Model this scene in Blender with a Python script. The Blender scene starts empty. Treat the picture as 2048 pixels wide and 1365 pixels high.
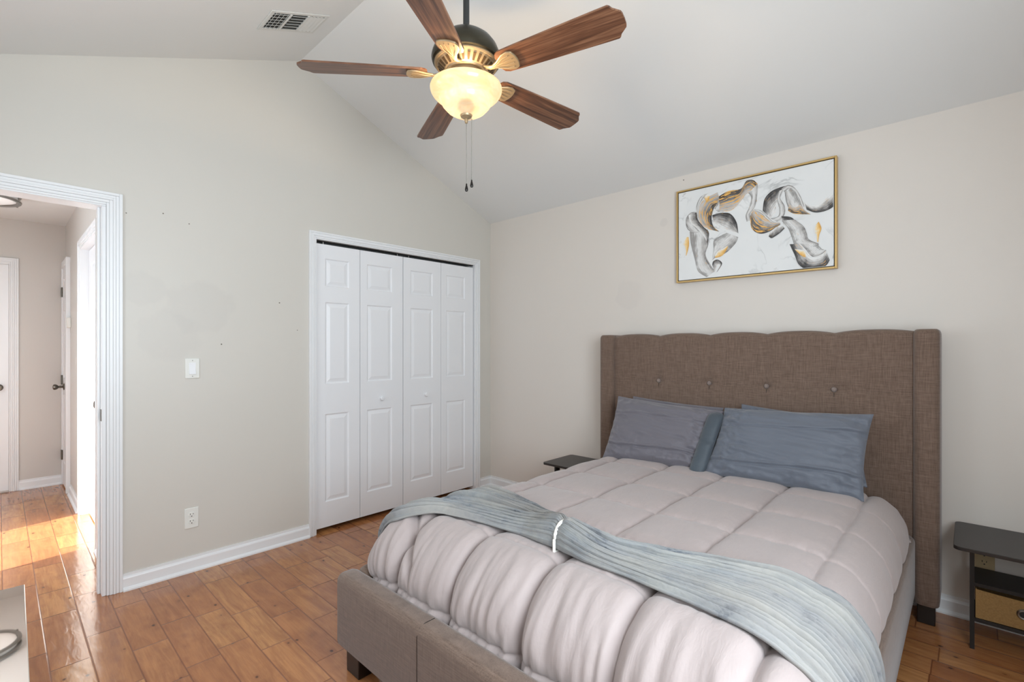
import bpy, bmesh, math, random
from math import sin, cos, pi, sqrt, radians, floor
from mathutils import Vector, noise
random.seed(7)
scn = bpy.context.scene
COL = scn.collection

# ------------------------------------------------------------------ camera
cam_d = bpy.data.cameras.new('camera')
cam = bpy.data.objects.new('camera', cam_d)
COL.objects.link(cam)
cam.location = (3.25, -3.155, 1.29)
cam.rotation_euler = (radians(90), 0, radians(43.3))
cam_d.sensor_width = 36.0
cam_d.lens = 968.0 / 2048.0 * 36.0
cam_d.shift_y = 11.5 / 2048.0
cam_d.clip_start = 0.02
scn.camera = cam

# ------------------------------------------------------------------ view, world, lights
scn.view_settings.view_transform = 'Standard'
scn.view_settings.look = 'None'
scn.view_settings.gamma = 1.0
scn.view_settings.use_curve_mapping = False
scn.view_settings.exposure = 0.38
scn.cycles.use_denoising = True
scn.cycles.max_bounces = 10
scn.cycles.diffuse_bounces = 6
scn.cycles.sample_clamp_indirect = 6.0
scn.cycles.caustics_reflective = False
scn.cycles.caustics_refractive = False

world = bpy.data.worlds.new('world')
scn.world = world
world.use_nodes = True
world.node_tree.nodes['Background'].inputs[0].default_value = (0.75, 0.87, 1.0, 1)
world.node_tree.nodes['Background'].inputs[1].default_value = 1.5


def area_light(name, loc, aim, sx, sy, power, color):
    d = bpy.data.lights.new(name, 'AREA')
    d.shape = 'RECTANGLE'; d.size = sx; d.size_y = sy; d.energy = power; d.color = color
    o = bpy.data.objects.new(name, d)
    COL.objects.link(o)
    o.location = loc
    v = Vector(aim) - Vector(loc)
    o.rotation_euler = v.to_track_quat('-Z', 'Y').to_euler()
    return o


# daylight of the right window, then of an unseen near window added for balance
area_light('window_daylight', (3.80, -2.65, 1.50), (0.0, -2.30, 1.45), 1.25, 1.25, 56, (0.82, 0.92, 1.0))
area_light('window_daylight', (1.30, -3.50, 1.60), (1.30, 0.0, 1.60), 1.05, 1.05, 8.5, (0.82, 0.92, 1.0))
# open entry door of the hall: sky light and low sun
area_light('entry_daylight', (-1.04, -4.05, 1.05), (-1.04, 0.0, 0.95), 0.78, 1.95, 17, (0.80, 0.91, 1.0))
sp = bpy.data.lights.new('low_sun', 'SPOT')
sp.energy = 32000; sp.spot_size = radians(14); sp.spot_blend = 0.3; sp.shadow_soft_size = 0.06
sp.color = (1.0, 0.93, 0.82)
sun = bpy.data.objects.new('low_sun', sp)
COL.objects.link(sun)
_d = Vector((-0.208, 0.978, -math.tan(radians(24)))).normalized()
sun.location = Vector((-1.04, -3.95, 1.0)) - _d * 12.0
sun.rotation_euler = _d.to_track_quat('-Z', 'Y').to_euler()


# ------------------------------------------------------------------ material helpers
def lin(c):
    def f(v):
        v = v / 255.0
        return v / 12.92 if v <= 0.04045 else ((v + 0.055) / 1.055) ** 2.4
    return (f(c[0]), f(c[1]), f(c[2]), 1.0)


class NT:
    def __init__(s, name):
        s.m = bpy.data.materials.new(name)
        s.m.use_nodes = True
        s.t = s.m.node_tree
        s.b = s.t.nodes['Principled BSDF']
        s.out = s.t.nodes['Material Output']

    def n(s, kind, **kw):
        nd = s.t.nodes.new(kind)
        for k, v in kw.items():
            setattr(nd, k, v)
        return nd

    def l(s, a, b):
        s.t.links.new(a, b)

    def val(s, x, sock):
        if hasattr(x, 'links'):
            s.l(x, sock)
        else:
            sock.default_value = x

    def math(s, op, a, b=0.0, c=None, clamp=False):
        nd = s.n('ShaderNodeMath', operation=op, use_clamp=clamp)
        s.val(a, nd.inputs[0]); s.val(b, nd.inputs[1])
        if c is not None:
            s.val(c, nd.inputs[2])
        return nd.outputs[0]

    def coords(s, kind='Object'):
        return s.n('ShaderNodeTexCoord').outputs[kind]

    def mapping(s, vec, scale=(1, 1, 1), rot=(0, 0, 0), loc=(0, 0, 0)):
        nd = s.n('ShaderNodeMapping')
        s.l(vec, nd.inputs[0])
        nd.inputs['Scale'].default_value = scale
        nd.inputs['Rotation'].default_value = rot
        nd.inputs['Location'].default_value = loc
        return nd.outputs[0]

    def noise(s, vec, scale=5.0, detail=3.0, rough=0.5, dist=0.0):
        nd = s.n('ShaderNodeTexNoise')
        s.l(vec, nd.inputs['Vector'])
        nd.inputs['Scale'].default_value = scale
        nd.inputs['Detail'].default_value = detail
        nd.inputs['Roughness'].default_value = rough
        nd.inputs['Distortion'].default_value = dist
        return nd.outputs['Fac']

    def ramp(s, fac, stops):
        nd = s.n('ShaderNodeValToRGB')
        s.l(fac, nd.inputs[0])
        el = nd.color_ramp.elements
        while len(el) < len(stops):
            el.new(0.5)
        for e, (p, c) in zip(el, stops):
            e.position = p
            e.color = c if len(c) == 4 else (*c, 1)
        return nd.outputs[0]

    def mix(s, fac, a, b, mode='MIX'):
        nd = s.n('ShaderNodeMix', data_type='RGBA', blend_type=mode)
        s.val(fac, nd.inputs[0])
        s.val(a, nd.inputs[6]); s.val(b, nd.inputs[7])
        return nd.outputs[2]

    def bump(s, h, strength=0.2, dist=0.01):
        nd = s.n('ShaderNodeBump')
        nd.inputs['Strength'].default_value = strength
        nd.inputs['Distance'].default_value = dist
        s.l(h, nd.inputs['Height'])
        s.l(nd.outputs[0], s.b.inputs['Normal'])
        return nd

    def set(s, **kw):
        for k, v in kw.items():
            s.val(v, s.b.inputs[k.replace('_', ' ')])
        return s


def G(v):
    return (v, v, v, 1)


def simple(name, rgb, rough=0.5, metal=0.0, spec=0.5, bump_scale=0, bump_str=0.1, var=0.0):
    t = NT(name)
    c = lin(rgb)
    co = t.coords()
    if var:
        f = t.noise(co, 6.0, 4.0)
        t.l(t.mix(f, tuple(x * (1 - var) for x in c[:3]) + (1,), tuple(min(1, x * (1 + var)) for x in c[:3]) + (1,)), t.b.inputs['Base Color'])
    else:
        t.b.inputs['Base Color'].default_value = c
    t.set(Roughness=rough, Metallic=metal)
    t.b.inputs['Specular IOR Level'].default_value = spec
    if bump_scale:
        t.bump(t.noise(co, bump_scale, 2.0), bump_str, 0.002)
    return t.m


def wall_mat(name, rgb, marks=(), patches=()):
    """eggshell paint, faint roller texture; marks = small nail holes, patches = touched-up paint"""
    t = NT(name)
    co = t.n('ShaderNodeNewGeometry').outputs['Position']
    c = lin(rgb)
    f = t.noise(co, 1.3, 3.0)
    col = t.mix(f, tuple(x * 0.975 for x in c[:3]) + (1,), tuple(x * 1.02 for x in c[:3]) + (1,))
    for (p, r, k) in patches:
        vd = t.n('ShaderNodeVectorMath', operation='DISTANCE')
        t.l(co, vd.inputs[0]); vd.inputs[1].default_value = p
        wob = t.math('MULTIPLY_ADD', t.noise(co, 9.0, 4.0), r * 1.1, t.math('SUBTRACT', vd.outputs['Value'], r * 0.55))
        mr = t.n('ShaderNodeMapRange'); t.l(wob, mr.inputs[0])
        mr.inputs[1].default_value = r * 0.85; mr.inputs[2].default_value = r * 1.05
        mr.inputs[3].default_value = 1.0; mr.inputs[4].default_value = 0.0
        col = t.mix(mr.outputs[0], col, t.mix(1.0, col, (k, k, k * 1.005, 1), 'MULTIPLY'))
    for (p, r) in marks:
        vd = t.n('ShaderNodeVectorMath', operation='DISTANCE')
        t.l(co, vd.inputs[0]); vd.inputs[1].default_value = p
        col = t.mix(t.math('LESS_THAN', vd.outputs['Value'], r), col, lin((105, 98, 88)))
    t.l(col, t.b.inputs['Base Color'])
    t.set(Roughness=0.42)
    t.b.inputs['Specular IOR Level'].default_value = 0.35
    t.bump(t.noise(co, 260.0, 2.0), 0.12, 0.001)
    return t.m


def linen(name, dark, light, k=1.0):
    t = NT(name)
    co = t.coords()
    a = t.noise(t.mapping(co, (16 * k, 16 * k, 420 * k)), 1.0, 3.0, 0.6)
    b = t.noise(t.mapping(co, (420 * k, 420 * k, 16 * k)), 1.0, 3.0, 0.6)
    c = t.noise(t.mapping(co, (60, 60, 60)), 1.0, 4.0)
    m = t.math('ADD', t.math('MULTIPLY', a, 0.45), t.math('ADD', t.math('MULTIPLY', b, 0.45), t.math('MULTIPLY', c, 0.10)))
    t.l(t.ramp(m, [(0.30, lin(dark)), (0.70, lin(light))]), t.b.inputs['Base Color'])
    t.set(Roughness=0.85, Sheen_Weight=0.25)
    t.b.inputs['Specular IOR Level'].default_value = 0.2
    t.bump(m, 0.35, 0.002)
    return t.m


def wood_blade():
    t = NT('walnut_blade')
    co = t.coords('UV')
    w = t.noise(t.mapping(co, (2.2, 60.0, 1)), 1.0, 6.0, 0.6, 0.8)
    w2 = t.noise(t.mapping(co, (9.0, 320.0, 1)), 1.0, 2.0, 0.5)
    m = t.math('ADD', t.math('MULTIPLY', w, 0.75), t.math('MULTIPLY', w2, 0.25))
    t.l(t.ramp(m, [(0.34, lin((58, 36, 27))), (0.5, lin((106, 70, 50))), (0.66, lin((142, 102, 76)))]), t.b.inputs['Base Color'])
    t.set(Roughness=0.33)
    return t.m


def floor_mat():
    t = NT('oak_plank_floor')
    pos = t.n('ShaderNodeNewGeometry').outputs['Position']
    sep = t.n('ShaderNodeSeparateXYZ'); t.l(pos, sep.inputs[0])
    X, Y = sep.outputs[0], sep.outputs[1]
    W, Lp = 0.125, 0.43
    yr = t.math('DIVIDE', t.math('ADD', Y, 3.015 + 20 * W), W)
    row = t.math('FLOOR', yr)
    fy = t.math('FRACT', yr)

    def h1(v):
        nd = t.n('ShaderNodeTexWhiteNoise', noise_dimensions='1D')
        t.l(v, nd.inputs['W'])
        return nd.outputs['Value']

    def h2(a, b):
        cb = t.n('ShaderNodeCombineXYZ'); t.l(a, cb.inputs[0]); t.l(b, cb.inputs[1])
        nd = t.n('ShaderNodeTexWhiteNoise', noise_dimensions='2D')
        t.l(cb.outputs[0], nd.inputs['Vector'])
        return nd.outputs['Value']
    p = t.math('ADD', t.math('DIVIDE', X, Lp), t.math('MULTIPLY', h1(row), 7.3))
    i = t.math('FLOOR', p)
    i1 = t.math('ADD', i, 1.0)
    b0 = t.math('MULTIPLY_ADD', h2(i, row), 0.45, i)
    b1 = t.math('MULTIPLY_ADD', h2(i1, row), 0.45, i1)
    below = t.math('LESS_THAN', p, b0)
    pid = t.math('SUBTRACT', i, below)
    dx = t.math('MULTIPLY', t.math('MINIMUM', t.math('ABSOLUTE', t.math('SUBTRACT', p, b0)), t.math('ABSOLUTE', t.math('SUBTRACT', p, b1))), Lp)
    dy = t.math('MULTIPLY', t.math('MINIMUM', fy, t.math('SUBTRACT', 1.0, fy)), W)
    d = t.math('MINIMUM', dx, dy)
    rid = h2(pid, row)
    rid2 = h2(t.math('ADD', pid, 31.7), t.math('ADD', row, 11.3))
    # grain running along each board, shifted per board
    cb = t.n('ShaderNodeCombineXYZ')
    t.l(t.math('ADD', X, t.math('MULTIPLY', rid, 17.0)), cb.inputs[0])
    t.l(t.math('ADD', Y, t.math('MULTIPLY', rid2, 5.0)), cb.inputs[1])
    g = t.noise(t.mapping(cb.outputs[0], (1.5, 9.0, 1)), 2.0, 6.0, 0.62, 1.4)
    g3 = t.noise(t.mapping(cb.outputs[0], (4.0, 110.0, 1)), 1.0, 4.0, 0.7, 0.4)
    g2 = t.noise(t.mapping(cb.outputs[0], (5.0, 9.0, 1)), 1.4, 3.0, 0.5, 0.5)
    base = t.ramp(rid, [(0.0, lin((168, 110, 70))), (0.35, lin((178, 119, 75))), (0.7, lin((186, 128, 80))), (1.0, lin((196, 142, 90)))])
    col = t.mix(t.math('MULTIPLY', t.ramp(g, [(0.38, G(0)), (0.66, G(1))]), 0.62), base, lin((132, 80, 50)))
    col = t.mix(t.math('MULTIPLY', t.ramp(g3, [(0.42, G(0)), (0.70, G(1))]), 0.30), col, lin((116, 66, 40)))
    col = t.mix(t.math('MULTIPLY', t.ramp(g2, [(0.45, G(0)), (0.75, G(1))]), 0.30), col, lin((196, 134, 82)))
    # knots
    vo = t.n('ShaderNodeTexVoronoi'); vo.feature = 'F1'
    t.l(t.mapping(cb.outputs[0], (5.0, 7.5, 1)), vo.inputs['Vector'])
    vo.inputs['Scale'].default_value = 1.9
    kd = t.math('ADD', vo.outputs['Distance'], t.math('MULTIPLY', t.noise(cb.outputs[0], 60.0, 2.0), 0.06))
    halo = t.ramp(kd, [(0.10, G(1)), (0.34, G(0))])
    kn = t.ramp(kd, [(0.085, G(1)), (0.14, G(0))])
    sepc = t.n('ShaderNodeSeparateColor'); t.l(vo.outputs['Color'], sepc.inputs[0])
    kn = t.math('MULTIPLY', kn, t.math('GREATER_THAN', sepc.outputs[0], 0.25))
    col = t.mix(t.math('MULTIPLY', halo, 0.28), col, lin((110, 62, 40)))
    col = t.mix(t.math('MULTIPLY', kn, 0.85), col, lin((62, 32, 22)))
    seam = t.ramp(d, [(0.0, G(0)), (0.0010, G(1))])
    col = t.mix(seam, lin((118, 68, 42)), col)
    t.l(col, t.b.inputs['Base Color'])
    t.set(Roughness=0.16)
    t.b.inputs['Specular IOR Level'].default_value = 0.5
    t.b.inputs['Coat Weight'].default_value = 0.15
    t.b.inputs['Coat Roughness'].default_value = 0.12
    # hand-scraped waviness + bevelled seams
    wav = t.noise(t.mapping(cb.outputs[0], (9.0, 26.0, 1)), 1.0, 2.0, 0.5, 0.6)
    bev = t.math('MINIMUM', t.math('MULTIPLY', d, 260.0), 1.0)
    h = t.math('ADD', t.math('MULTIPLY', wav, 0.5), t.math('MULTIPLY', bev, 0.45))
    t.bump(h, 0.5, 0.004)
    return t.m


def comforter_mat():
    t = NT('taupe_comforter_cotton')
    co = t.coords()
    f = t.noise(co, 2.0, 2.0)
    t.l(t.mix(f, lin((163, 150, 147)), lin((171, 158, 155))), t.b.inputs['Base Color'])
    t.set(Roughness=0.62, Sheen_Weight=0.25)
    t.b.inputs['Specular IOR Level'].default_value = 0.3
    wr = t.noise(t.mapping(co, (42, 16, 5)), 1.0, 3.0, 0.6, 0.5)
    t.bump(t.math('ADD', t.math('MULTIPLY', t.noise(co, 14.0, 4.0, 0.6), 0.5), t.math('MULTIPLY', wr, 0.6)), 0.30, 0.012)
    return t.m


def plush_mat():
    t = NT('blue_grey_plush')
    uv = t.coords('UV')
    big = t.noise(t.mapping(uv, (5.0, 2.2, 1)), 1.6, 3.0)
    fur = t.noise(t.mapping(uv, (30.0, 24.0, 1)), 2.0, 4.0, 0.7, 0.3)
    m = t.math('ADD', t.math('MULTIPLY', big, 0.65), t.math('MULTIPLY', fur, 0.35))
    t.l(t.ramp(m, [(0.36, lin((96, 102, 110))), (0.42, lin((132, 135, 138))), (0.58, lin((150, 150, 147))), (0.70, lin((164, 162, 157)))]), t.b.inputs['Base Color'])
    pile_sheen = t.ramp(t.noise(t.mapping(uv, (2.2, 1.6, 1), (0, 0, 0), (0.7, 0.2, 0)), 1.3, 3.0), [(0.42, G(0)), (0.62, G(1))])  # beige patches: sheen of the brushed pile mixed into the colour
    lk = t.b.inputs['Base Color'].links[0].from_socket
    t.l(t.mix(t.math('MULTIPLY', pile_sheen, 0.45), lk, lin((154, 147, 140))), t.b.inputs['Base Color'])
    t.set(Roughness=0.8, Sheen_Weight=0.2)
    t.b.inputs['Sheen Roughness'].default_value = 0.4
    t.b.inputs['Specular IOR Level'].default_value = 0.15
    t.bump(fur, 0.5, 0.004)
    return t.m


def pillow_mat(name, a, b):
    t = NT(name)
    co = t.coords()
    f = t.noise(co, 3.0, 3.0)
    t.l(t.mix(f, lin(a), lin(b)), t.b.inputs['Base Color'])
    t.set(Roughness=0.55, Sheen_Weight=0.3)
    t.b.inputs['Specular IOR Level'].default_value = 0.35
    t.bump(t.noise(t.mapping(co, (7, 7, 18)), 1.0, 4.0, 0.55, 0.8), 0.25, 0.02)
    return t.m


def bowl_mat():
    """alabaster glass, lit from the bulbs inside it"""
    t = NT('lit_alabaster_glass')
    co = t.coords()
    f = t.noise(t.mapping(co, (6, 6, 16)), 1.4, 4.0, 0.55, 1.6)
    em = t.n('ShaderNodeEmission')
    t.l(t.ramp(f, [(0.35, (1.0, 0.66, 0.38, 1)), (0.62, (1.0, 0.84, 0.66, 1))]), em.inputs[0])
    em.inputs[1].default_value = 0.34
    tr = t.n('ShaderNodeBsdfTranslucent')
    tr.inputs[0].default_value = (0.046, 0.040, 0.031, 1)
    gl = t.n('ShaderNodeBsdfGlossy')
    gl.inputs['Roughness'].default_value = 0.15
    mx0 = t.n('ShaderNodeMixShader'); mx0.inputs[0].default_value = 0.06
    t.l(tr.outputs[0], mx0.inputs[1]); t.l(gl.outputs[0], mx0.inputs[2])
    ad = t.n('ShaderNodeAddShader')
    t.l(em.outputs[0], ad.inputs[0]); t.l(mx0.outputs[0], ad.inputs[1])
    t.l(ad.outputs[0], t.out.inputs[0])
    return t.m


def emit(name, rgb, strength):
    t = NT(name)
    t.b.inputs['Base Color'].default_value = (*rgb, 1)
    t.b.inputs['Emission Color'].default_value = (*rgb, 1)
    t.b.inputs['Emission Strength'].default_value = strength
    return t.m


def canvas_mat():
    t = NT('marbled_canvas')
    co = t.coords()
    m = t.mapping(co, (1, 1, 1))
    f = t.noise(m, 4.0, 5.0, 0.5, 1.0)
    vein = t.math('ABSOLUTE', t.math('SUBTRACT', f, 0.5))
    v = t.ramp(vein, [(0.0, G(1)), (0.02, G(0))])
    msk = t.ramp(t.noise(m, 4.2, 2.0), [(0.48, G(0)), (0.62, G(1))])
    cloud = t.noise(m, 3.0, 4.0)
    base = t.mix(cloud, lin((236, 236, 234)), lin((214, 216, 216)))
    c = t.mix(t.math('MULTIPLY', t.math('MULTIPLY', v, msk), 0.55), base, lin((120, 122, 122)))
    t.l(c, t.b.inputs['Base Color'])
    t.set(Roughness=0.5)
    return t.m


def stroke_mat(name, stops, gold):
    """brushed paint: u along the stroke, v across; streaks run along u"""
    t = NT(name)
    uv = t.coords('UV')
    sep = t.n('ShaderNodeSeparateXYZ'); t.l(uv, sep.inputs[0])
    st = t.noise(t.mapping(uv, (1.0, 34.0, 1)), 1.0, 6.0, 0.75, 0.2)
    v = t.math('ADD', sep.outputs[1], t.math('MULTIPLY', t.math('SUBTRACT', st, 0.44), 1.9))
    v = t.math('ADD', v, t.math('MULTIPLY', t.math('SUBTRACT', t.noise(t.mapping(uv, (2.2, 1.5, 1)), 1.3, 2.0), 0.5), 0.8))
    col = t.ramp(v, [(p, lin(c)) for p, c in stops])
    gm = t.noise(t.mapping(uv, (1.6, 9.0, 1), (0, 0, 0), (3.3, 1.7, 0)), 1.2, 5.0, 0.65, 0.3)
    gm = t.ramp(gm, [(0.66 - gold, G(0)), (0.69 - gold, G(1))])
    col = t.mix(gm, col, lin((232, 178, 92)))
    t.l(col, t.b.inputs['Base Color'])
    t.set(Roughness=0.45)
    return t.m


def bin_mat():
    t = NT('tan_bin_fabric')
    co = t.coords()
    t.l(t.mix(t.noise(co, 160.0, 3.0), lin((122, 92, 52)), lin((160, 126, 78))), t.b.inputs['Base Color'])
    t.set(Roughness=0.9)
    return t.m


M = {}
W1_marks = [((0, -2.528, 2.03), 0.0035), ((0, -2.405, 1.995), 0.003), ((0, -2.69, 2.0), 0.003), ((0, -1.905, 1.575), 0.004),
            ((0, -1.79, 1.40), 0.003), ((0, -2.24, 1.305), 0.004)]
M['wall1'] = wall_mat('greige_wall_paint_left', (207, 203, 195), W1_marks,
                      [((0, -2.34, 1.52), 0.16, 0.965), ((0, -2.49, 1.35), 0.15, 0.97), ((0, -2.62, 1.6), 0.10, 0.97)])
M['wall2'] = wall_mat('greige_wall_paint', (217, 210, 202), [((1.86, 0, 2.41), 0.004), ((1.25, 0, 1.155), 0.003)],
                      [((1.45, 0, 1.67), 0.11, 0.97), ((1.72, 0, 2.15), 0.03, 0.95)])
M['hallwall'] = wall_mat('greige_hall_paint', (204, 199, 193))
M['ceil'] = wall_mat('white_ceiling_paint', (224, 224, 222))
M['white'] = simple('white_semi_gloss', (232, 233, 235), 0.3, bump_scale=0, spec=0.45)
M['trim'] = simple('white_trim_paint', (230, 231, 232), 0.35, spec=0.45)
M['floor'] = floor_mat()
M['linen'] = linen('brown_linen', (82, 65, 54), (132, 111, 98))
M['button'] = linen('brown_linen_button', (112, 98, 92), (150, 134, 126))
M['darkwood'] = simple('dark_stained_wood', (24, 17, 14), 0.35, var=0.3)
M['black'] = simple('espresso_laminate', (40, 34, 31), 0.38, var=0.2)
M['edge'] = simple('espresso_edge', (18, 15, 14), 0.4)
M['bronze'] = simple('oil_bronze', (66, 62, 50), 0.3, metal=0.7)
M['brass'] = simple('antique_brass', (172, 150, 118), 0.42, metal=0.6, var=0.2)
M['brassdark'] = simple('antique_brass_recess', (86, 66, 42), 0.5, metal=0.5)
M['rod'] = simple('dark_grey_rod', (62, 64, 64), 0.4, metal=0.5)
M['blade'] = wood_blade()
M['bowl'] = bowl_mat()
M['chrome'] = simple('pull_chain_steel', (120, 116, 108), 0.3, metal=1.0)
M['nickel'] = simple('brushed_nickel', (150, 147, 142), 0.3, metal=1.0)
M['pewter'] = simple('aged_pewter', (98, 92, 84), 0.3, metal=0.9)
M['fob'] = simple('dark_fob', (36, 32, 30), 0.3, metal=0.5)
M['comf'] = comforter_mat()
M['plush'] = plush_mat()
M['pillow_l'] = pillow_mat('grey_pillowcase', (98, 95, 102), (108, 105, 112))
M['pillow_r'] = pillow_mat('blue_grey_pillowcase', (92, 97, 107), (102, 107, 117))
M['velvet'] = pillow_mat('teal_grey_velvet', (50, 58, 66), (80, 89, 97))
M['gold'] = simple('brushed_gold_frame', (204, 172, 114), 0.38, metal=0.6)
M['framedark'] = simple('frame_inner_dark', (60, 48, 34), 0.5)
M['canvas'] = canvas_mat()
M['plastic'] = simple('white_plastic', (226, 226, 220), 0.35)
M['ivory'] = simple('ivory_plastic', (190, 168, 130), 0.4)
M['slot'] = simple('slot_dark', (30, 28, 26), 0.6)
M['void'] = simple('dark_cavity', (26, 25, 24), 0.9)
M['vent'] = simple('vent_enamel', (214, 214, 210), 0.4)
M['ventdark'] = simple('vent_shadowed_duct', (70, 68, 64), 0.8)
M['tie'] = simple('white_ribbon', (226, 222, 214), 0.6)
M['bin'] = bin_mat()
M['mattress'] = simple('white_mattress', (220, 218, 214), 0.8)
M['mirror'] = simple('mirrored_glass', (240, 238, 234), 0.02, metal=1.0)
M['glassedge'] = simple('green_glass_edge', (96, 122, 108), 0.15)
M['lampglass'] = emit('hall_lamp_glass', (0.85, 0.85, 0.84), 0.06)
M['bulb'] = emit('warm_bulb', (1.0, 0.78, 0.5), 18.0)
M['windowglass'] = simple('window_glass', (190, 205, 215), 0.05)
BLK, DK, GY, LT, WH = (34, 32, 32), (78, 76, 76), (150, 147, 144), (198, 195, 192), (228, 228, 226)
M['s_dark'] = stroke_mat('stroke_dark_edge', [(0.0, BLK), (0.35, DK), (0.55, GY), (0.85, LT), (1.0, WH)], 0.03)
M['s_gold'] = stroke_mat('stroke_gold_dark', [(0.0, BLK), (0.3, DK), (0.6, GY), (1.0, LT)], 0.13)
M['s_light'] = stroke_mat('stroke_light', [(0.0, DK), (0.12, GY), (0.4, LT), (0.75, WH), (1.0, GY)], 0.0)
M['s_dab'] = stroke_mat('stroke_gold_dab', [(0.0, (206, 150, 70)), (0.35, (232, 182, 100)), (0.7, (238, 208, 150)), (1.0, WH)], 0.02)


# ------------------------------------------------------------------ mesh helpers
class MB:
    def __init__(s):
        s.v = []; s.f = []; s.uv = None

    def add(s, verts, faces):
        o = len(s.v)
        s.v += [tuple(v) for v in verts]
        s.f += [tuple(i + o for i in f) for f in faces]
        return s

    def box(s, x0, x1, y0, y1, z0, z1):
        return s.add([(x0, y0, z0), (x1, y0, z0), (x1, y1, z0), (x0, y1, z0), (x0, y0, z1), (x1, y0, z1), (x1, y1, z1), (x0, y1, z1)],
                     [(0, 3, 2, 1), (4, 5, 6, 7), (0, 1, 5, 4), (1, 2, 6, 5), (2, 3, 7, 6), (3, 0, 4, 7)])

    def prism(s, poly, axis, lo, hi):
        """poly: 2D points; axis: extrusion axis; 2D coords are the two other axes in order"""
        def mk(p, h):
            if axis == 'x': return (h, p[0], p[1])
            if axis == 'y': return (p[0], h, p[1])
            return (p[0], p[1], h)
        n = len(poly)
        vs = [mk(p, lo) for p in poly] + [mk(p, hi) for p in poly]
        fs = [tuple(range(n))[::-1], tuple(range(n, 2 * n))] + [(i, (i + 1) % n, n + (i + 1) % n, n + i) for i in range(n)]
        return s.add(vs, fs)

    def lathe(s, prof, c, seg=40, axis='z'):
        """prof: (r, h) list; revolved about axis through c"""
        vs = []; fs = []
        n = len(prof)
        for k in range(seg):
            a = 2 * pi * k / seg
            for r, h in prof:
                p = (r * cos(a), r * sin(a), h)
                if axis == 'x': p = (p[2], p[0], p[1])
                if axis == 'y': p = (p[0], p[2], p[1])
                vs.append((c[0] + p[0], c[1] + p[1], c[2] + p[2]))
        for k in range(seg):
            k2 = (k + 1) % seg
            for i in range(n - 1):
                fs.append((k * n + i, k2 * n + i, k2 * n + i + 1, k * n + i + 1))
        return s.add(vs, fs)

    def tube(s, path, r, seg=8, closed=False, rz=None):
        path = [Vector(p) for p in path]
        n = len(path); vs = []; fs = []
        for i, p in enumerate(path):
            if closed:
                t = path[(i + 1) % n] - path[i - 1]
            else:
                t = path[min(i + 1, n - 1)] - path[max(i - 1, 0)]
            t.normalize()
            up = Vector((0, 0, 1)) if abs(t.z) < 0.95 else Vector((1, 0, 0))
            a = t.cross(up).normalized(); b = a.cross(t)
            for k in range(seg):
                q = 2 * pi * k / seg
                vs.append(p + a * r * cos(q) + b * (rz or r) * sin(q))
        m = n if closed else n - 1
        for i in range(m):
            j = (i + 1) % n
            for k in range(seg):
                k2 = (k + 1) % seg
                fs.append((i * seg + k, i * seg + k2, j * seg + k2, j * seg + k))
        if not closed:
            fs.append(tuple(range(seg))[::-1]); fs.append(tuple((n - 1) * seg + k for k in range(seg)))
        return s.add(vs, fs)

    def grid(s, nu, nv, fn, uvs=True, wrap_u=False):
        vs = []; U = []
        for i in range(nu + 1):
            for j in range(nv + 1):
                vs.append(fn(i / nu, j / nv)); U.append((i / nu, j / nv))
        fs = []
        for i in range(nu):
            for j in range(nv):
                a = i * (nv + 1) + j
                fs.append((a, a + nv + 1, a + nv + 2, a + 1))
        o = len(s.v)
        s.add(vs, fs)
        if uvs:
            if s.uv is None: s.uv = {}
            for k, u in enumerate(U): s.uv[o + k] = u
        return s


WL = {}


def wloc(o):
    return WL.get(o.name, Vector((0, 0, 0)))


def obj(name, mb, mat, parent=None, bevel=0.0, smooth=False, seg=2, angle=35, subsurf=0, xf=None):
    """one mesh object; coordinates are given in world space and stored relative to the parent"""
    off = wloc(parent) if parent is not None else Vector((0, 0, 0))
    me = bpy.data.meshes.new(name)
    vs = [xf(Vector(v)) for v in mb.v] if xf else [Vector(v) for v in mb.v]
    if parent is None:
        lo = [min(v[i] for v in vs) for i in range(3)]; hi = [max(v[i] for v in vs) for i in range(3)]
        off = Vector(((lo[0] + hi[0]) / 2, (lo[1] + hi[1]) / 2, lo[2]))
    me.from_pydata([tuple(v - off) for v in vs], [], mb.f)
    me.update()
    bm = bmesh.new(); bm.from_mesh(me)
    bmesh.ops.recalc_face_normals(bm, faces=bm.faces)
    if mb.uv:
        lay = bm.loops.layers.uv.new('UVMap')
        for f in bm.faces:
            for lp in f.loops:
                lp[lay].uv = mb.uv.get(lp.vert.index, (0, 0))
    bm.to_mesh(me); bm.free()
    me.materials.append(mat)
    o = bpy.data.objects.new(name, me)
    COL.objects.link(o)
    if parent is not None:
        o.parent = parent
        WL[o.name] = off.copy()
    else:
        o.location = off
        WL[o.name] = off.copy()
    if bevel:
        m = o.modifiers.new('bevel', 'BEVEL')
        m.width = bevel; m.segments = seg; m.limit_method = 'ANGLE'; m.angle_limit = radians(40)
        m.harden_normals = False
    if subsurf:
        m = o.modifiers.new('sub', 'SUBSURF'); m.levels = subsurf; m.render_levels = subsurf
    if smooth or bevel:
        for p in me.polygons: p.use_smooth = True
        if not subsurf and not smooth == 'full':
            try:
                me.set_sharp_from_angle(angle=radians(angle))
            except Exception:
                pass
    return o


def thing(name, loc, label=None, cat=None, group=None, kind=None):
    o = bpy.data.objects.new(name, None)
    COL.objects.link(o)
    o.location = loc
    o.empty_display_size = 0.1
    WL[o.name] = Vector(loc)
    tag(o, label, cat, group, kind)
    return o


def tag(o, label=None, cat=None, group=None, kind=None):
    if label: o['label'] = label
    if cat: o['category'] = cat
    if group: o['group'] = group
    if kind: o['kind'] = kind
    return o


def struct(name, mb, mat, label=None, **kw):
    o = obj(name, mb, mat, None, **kw)
    o['kind'] = 'structure'
    if label: o['label'] = label
    return o


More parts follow.
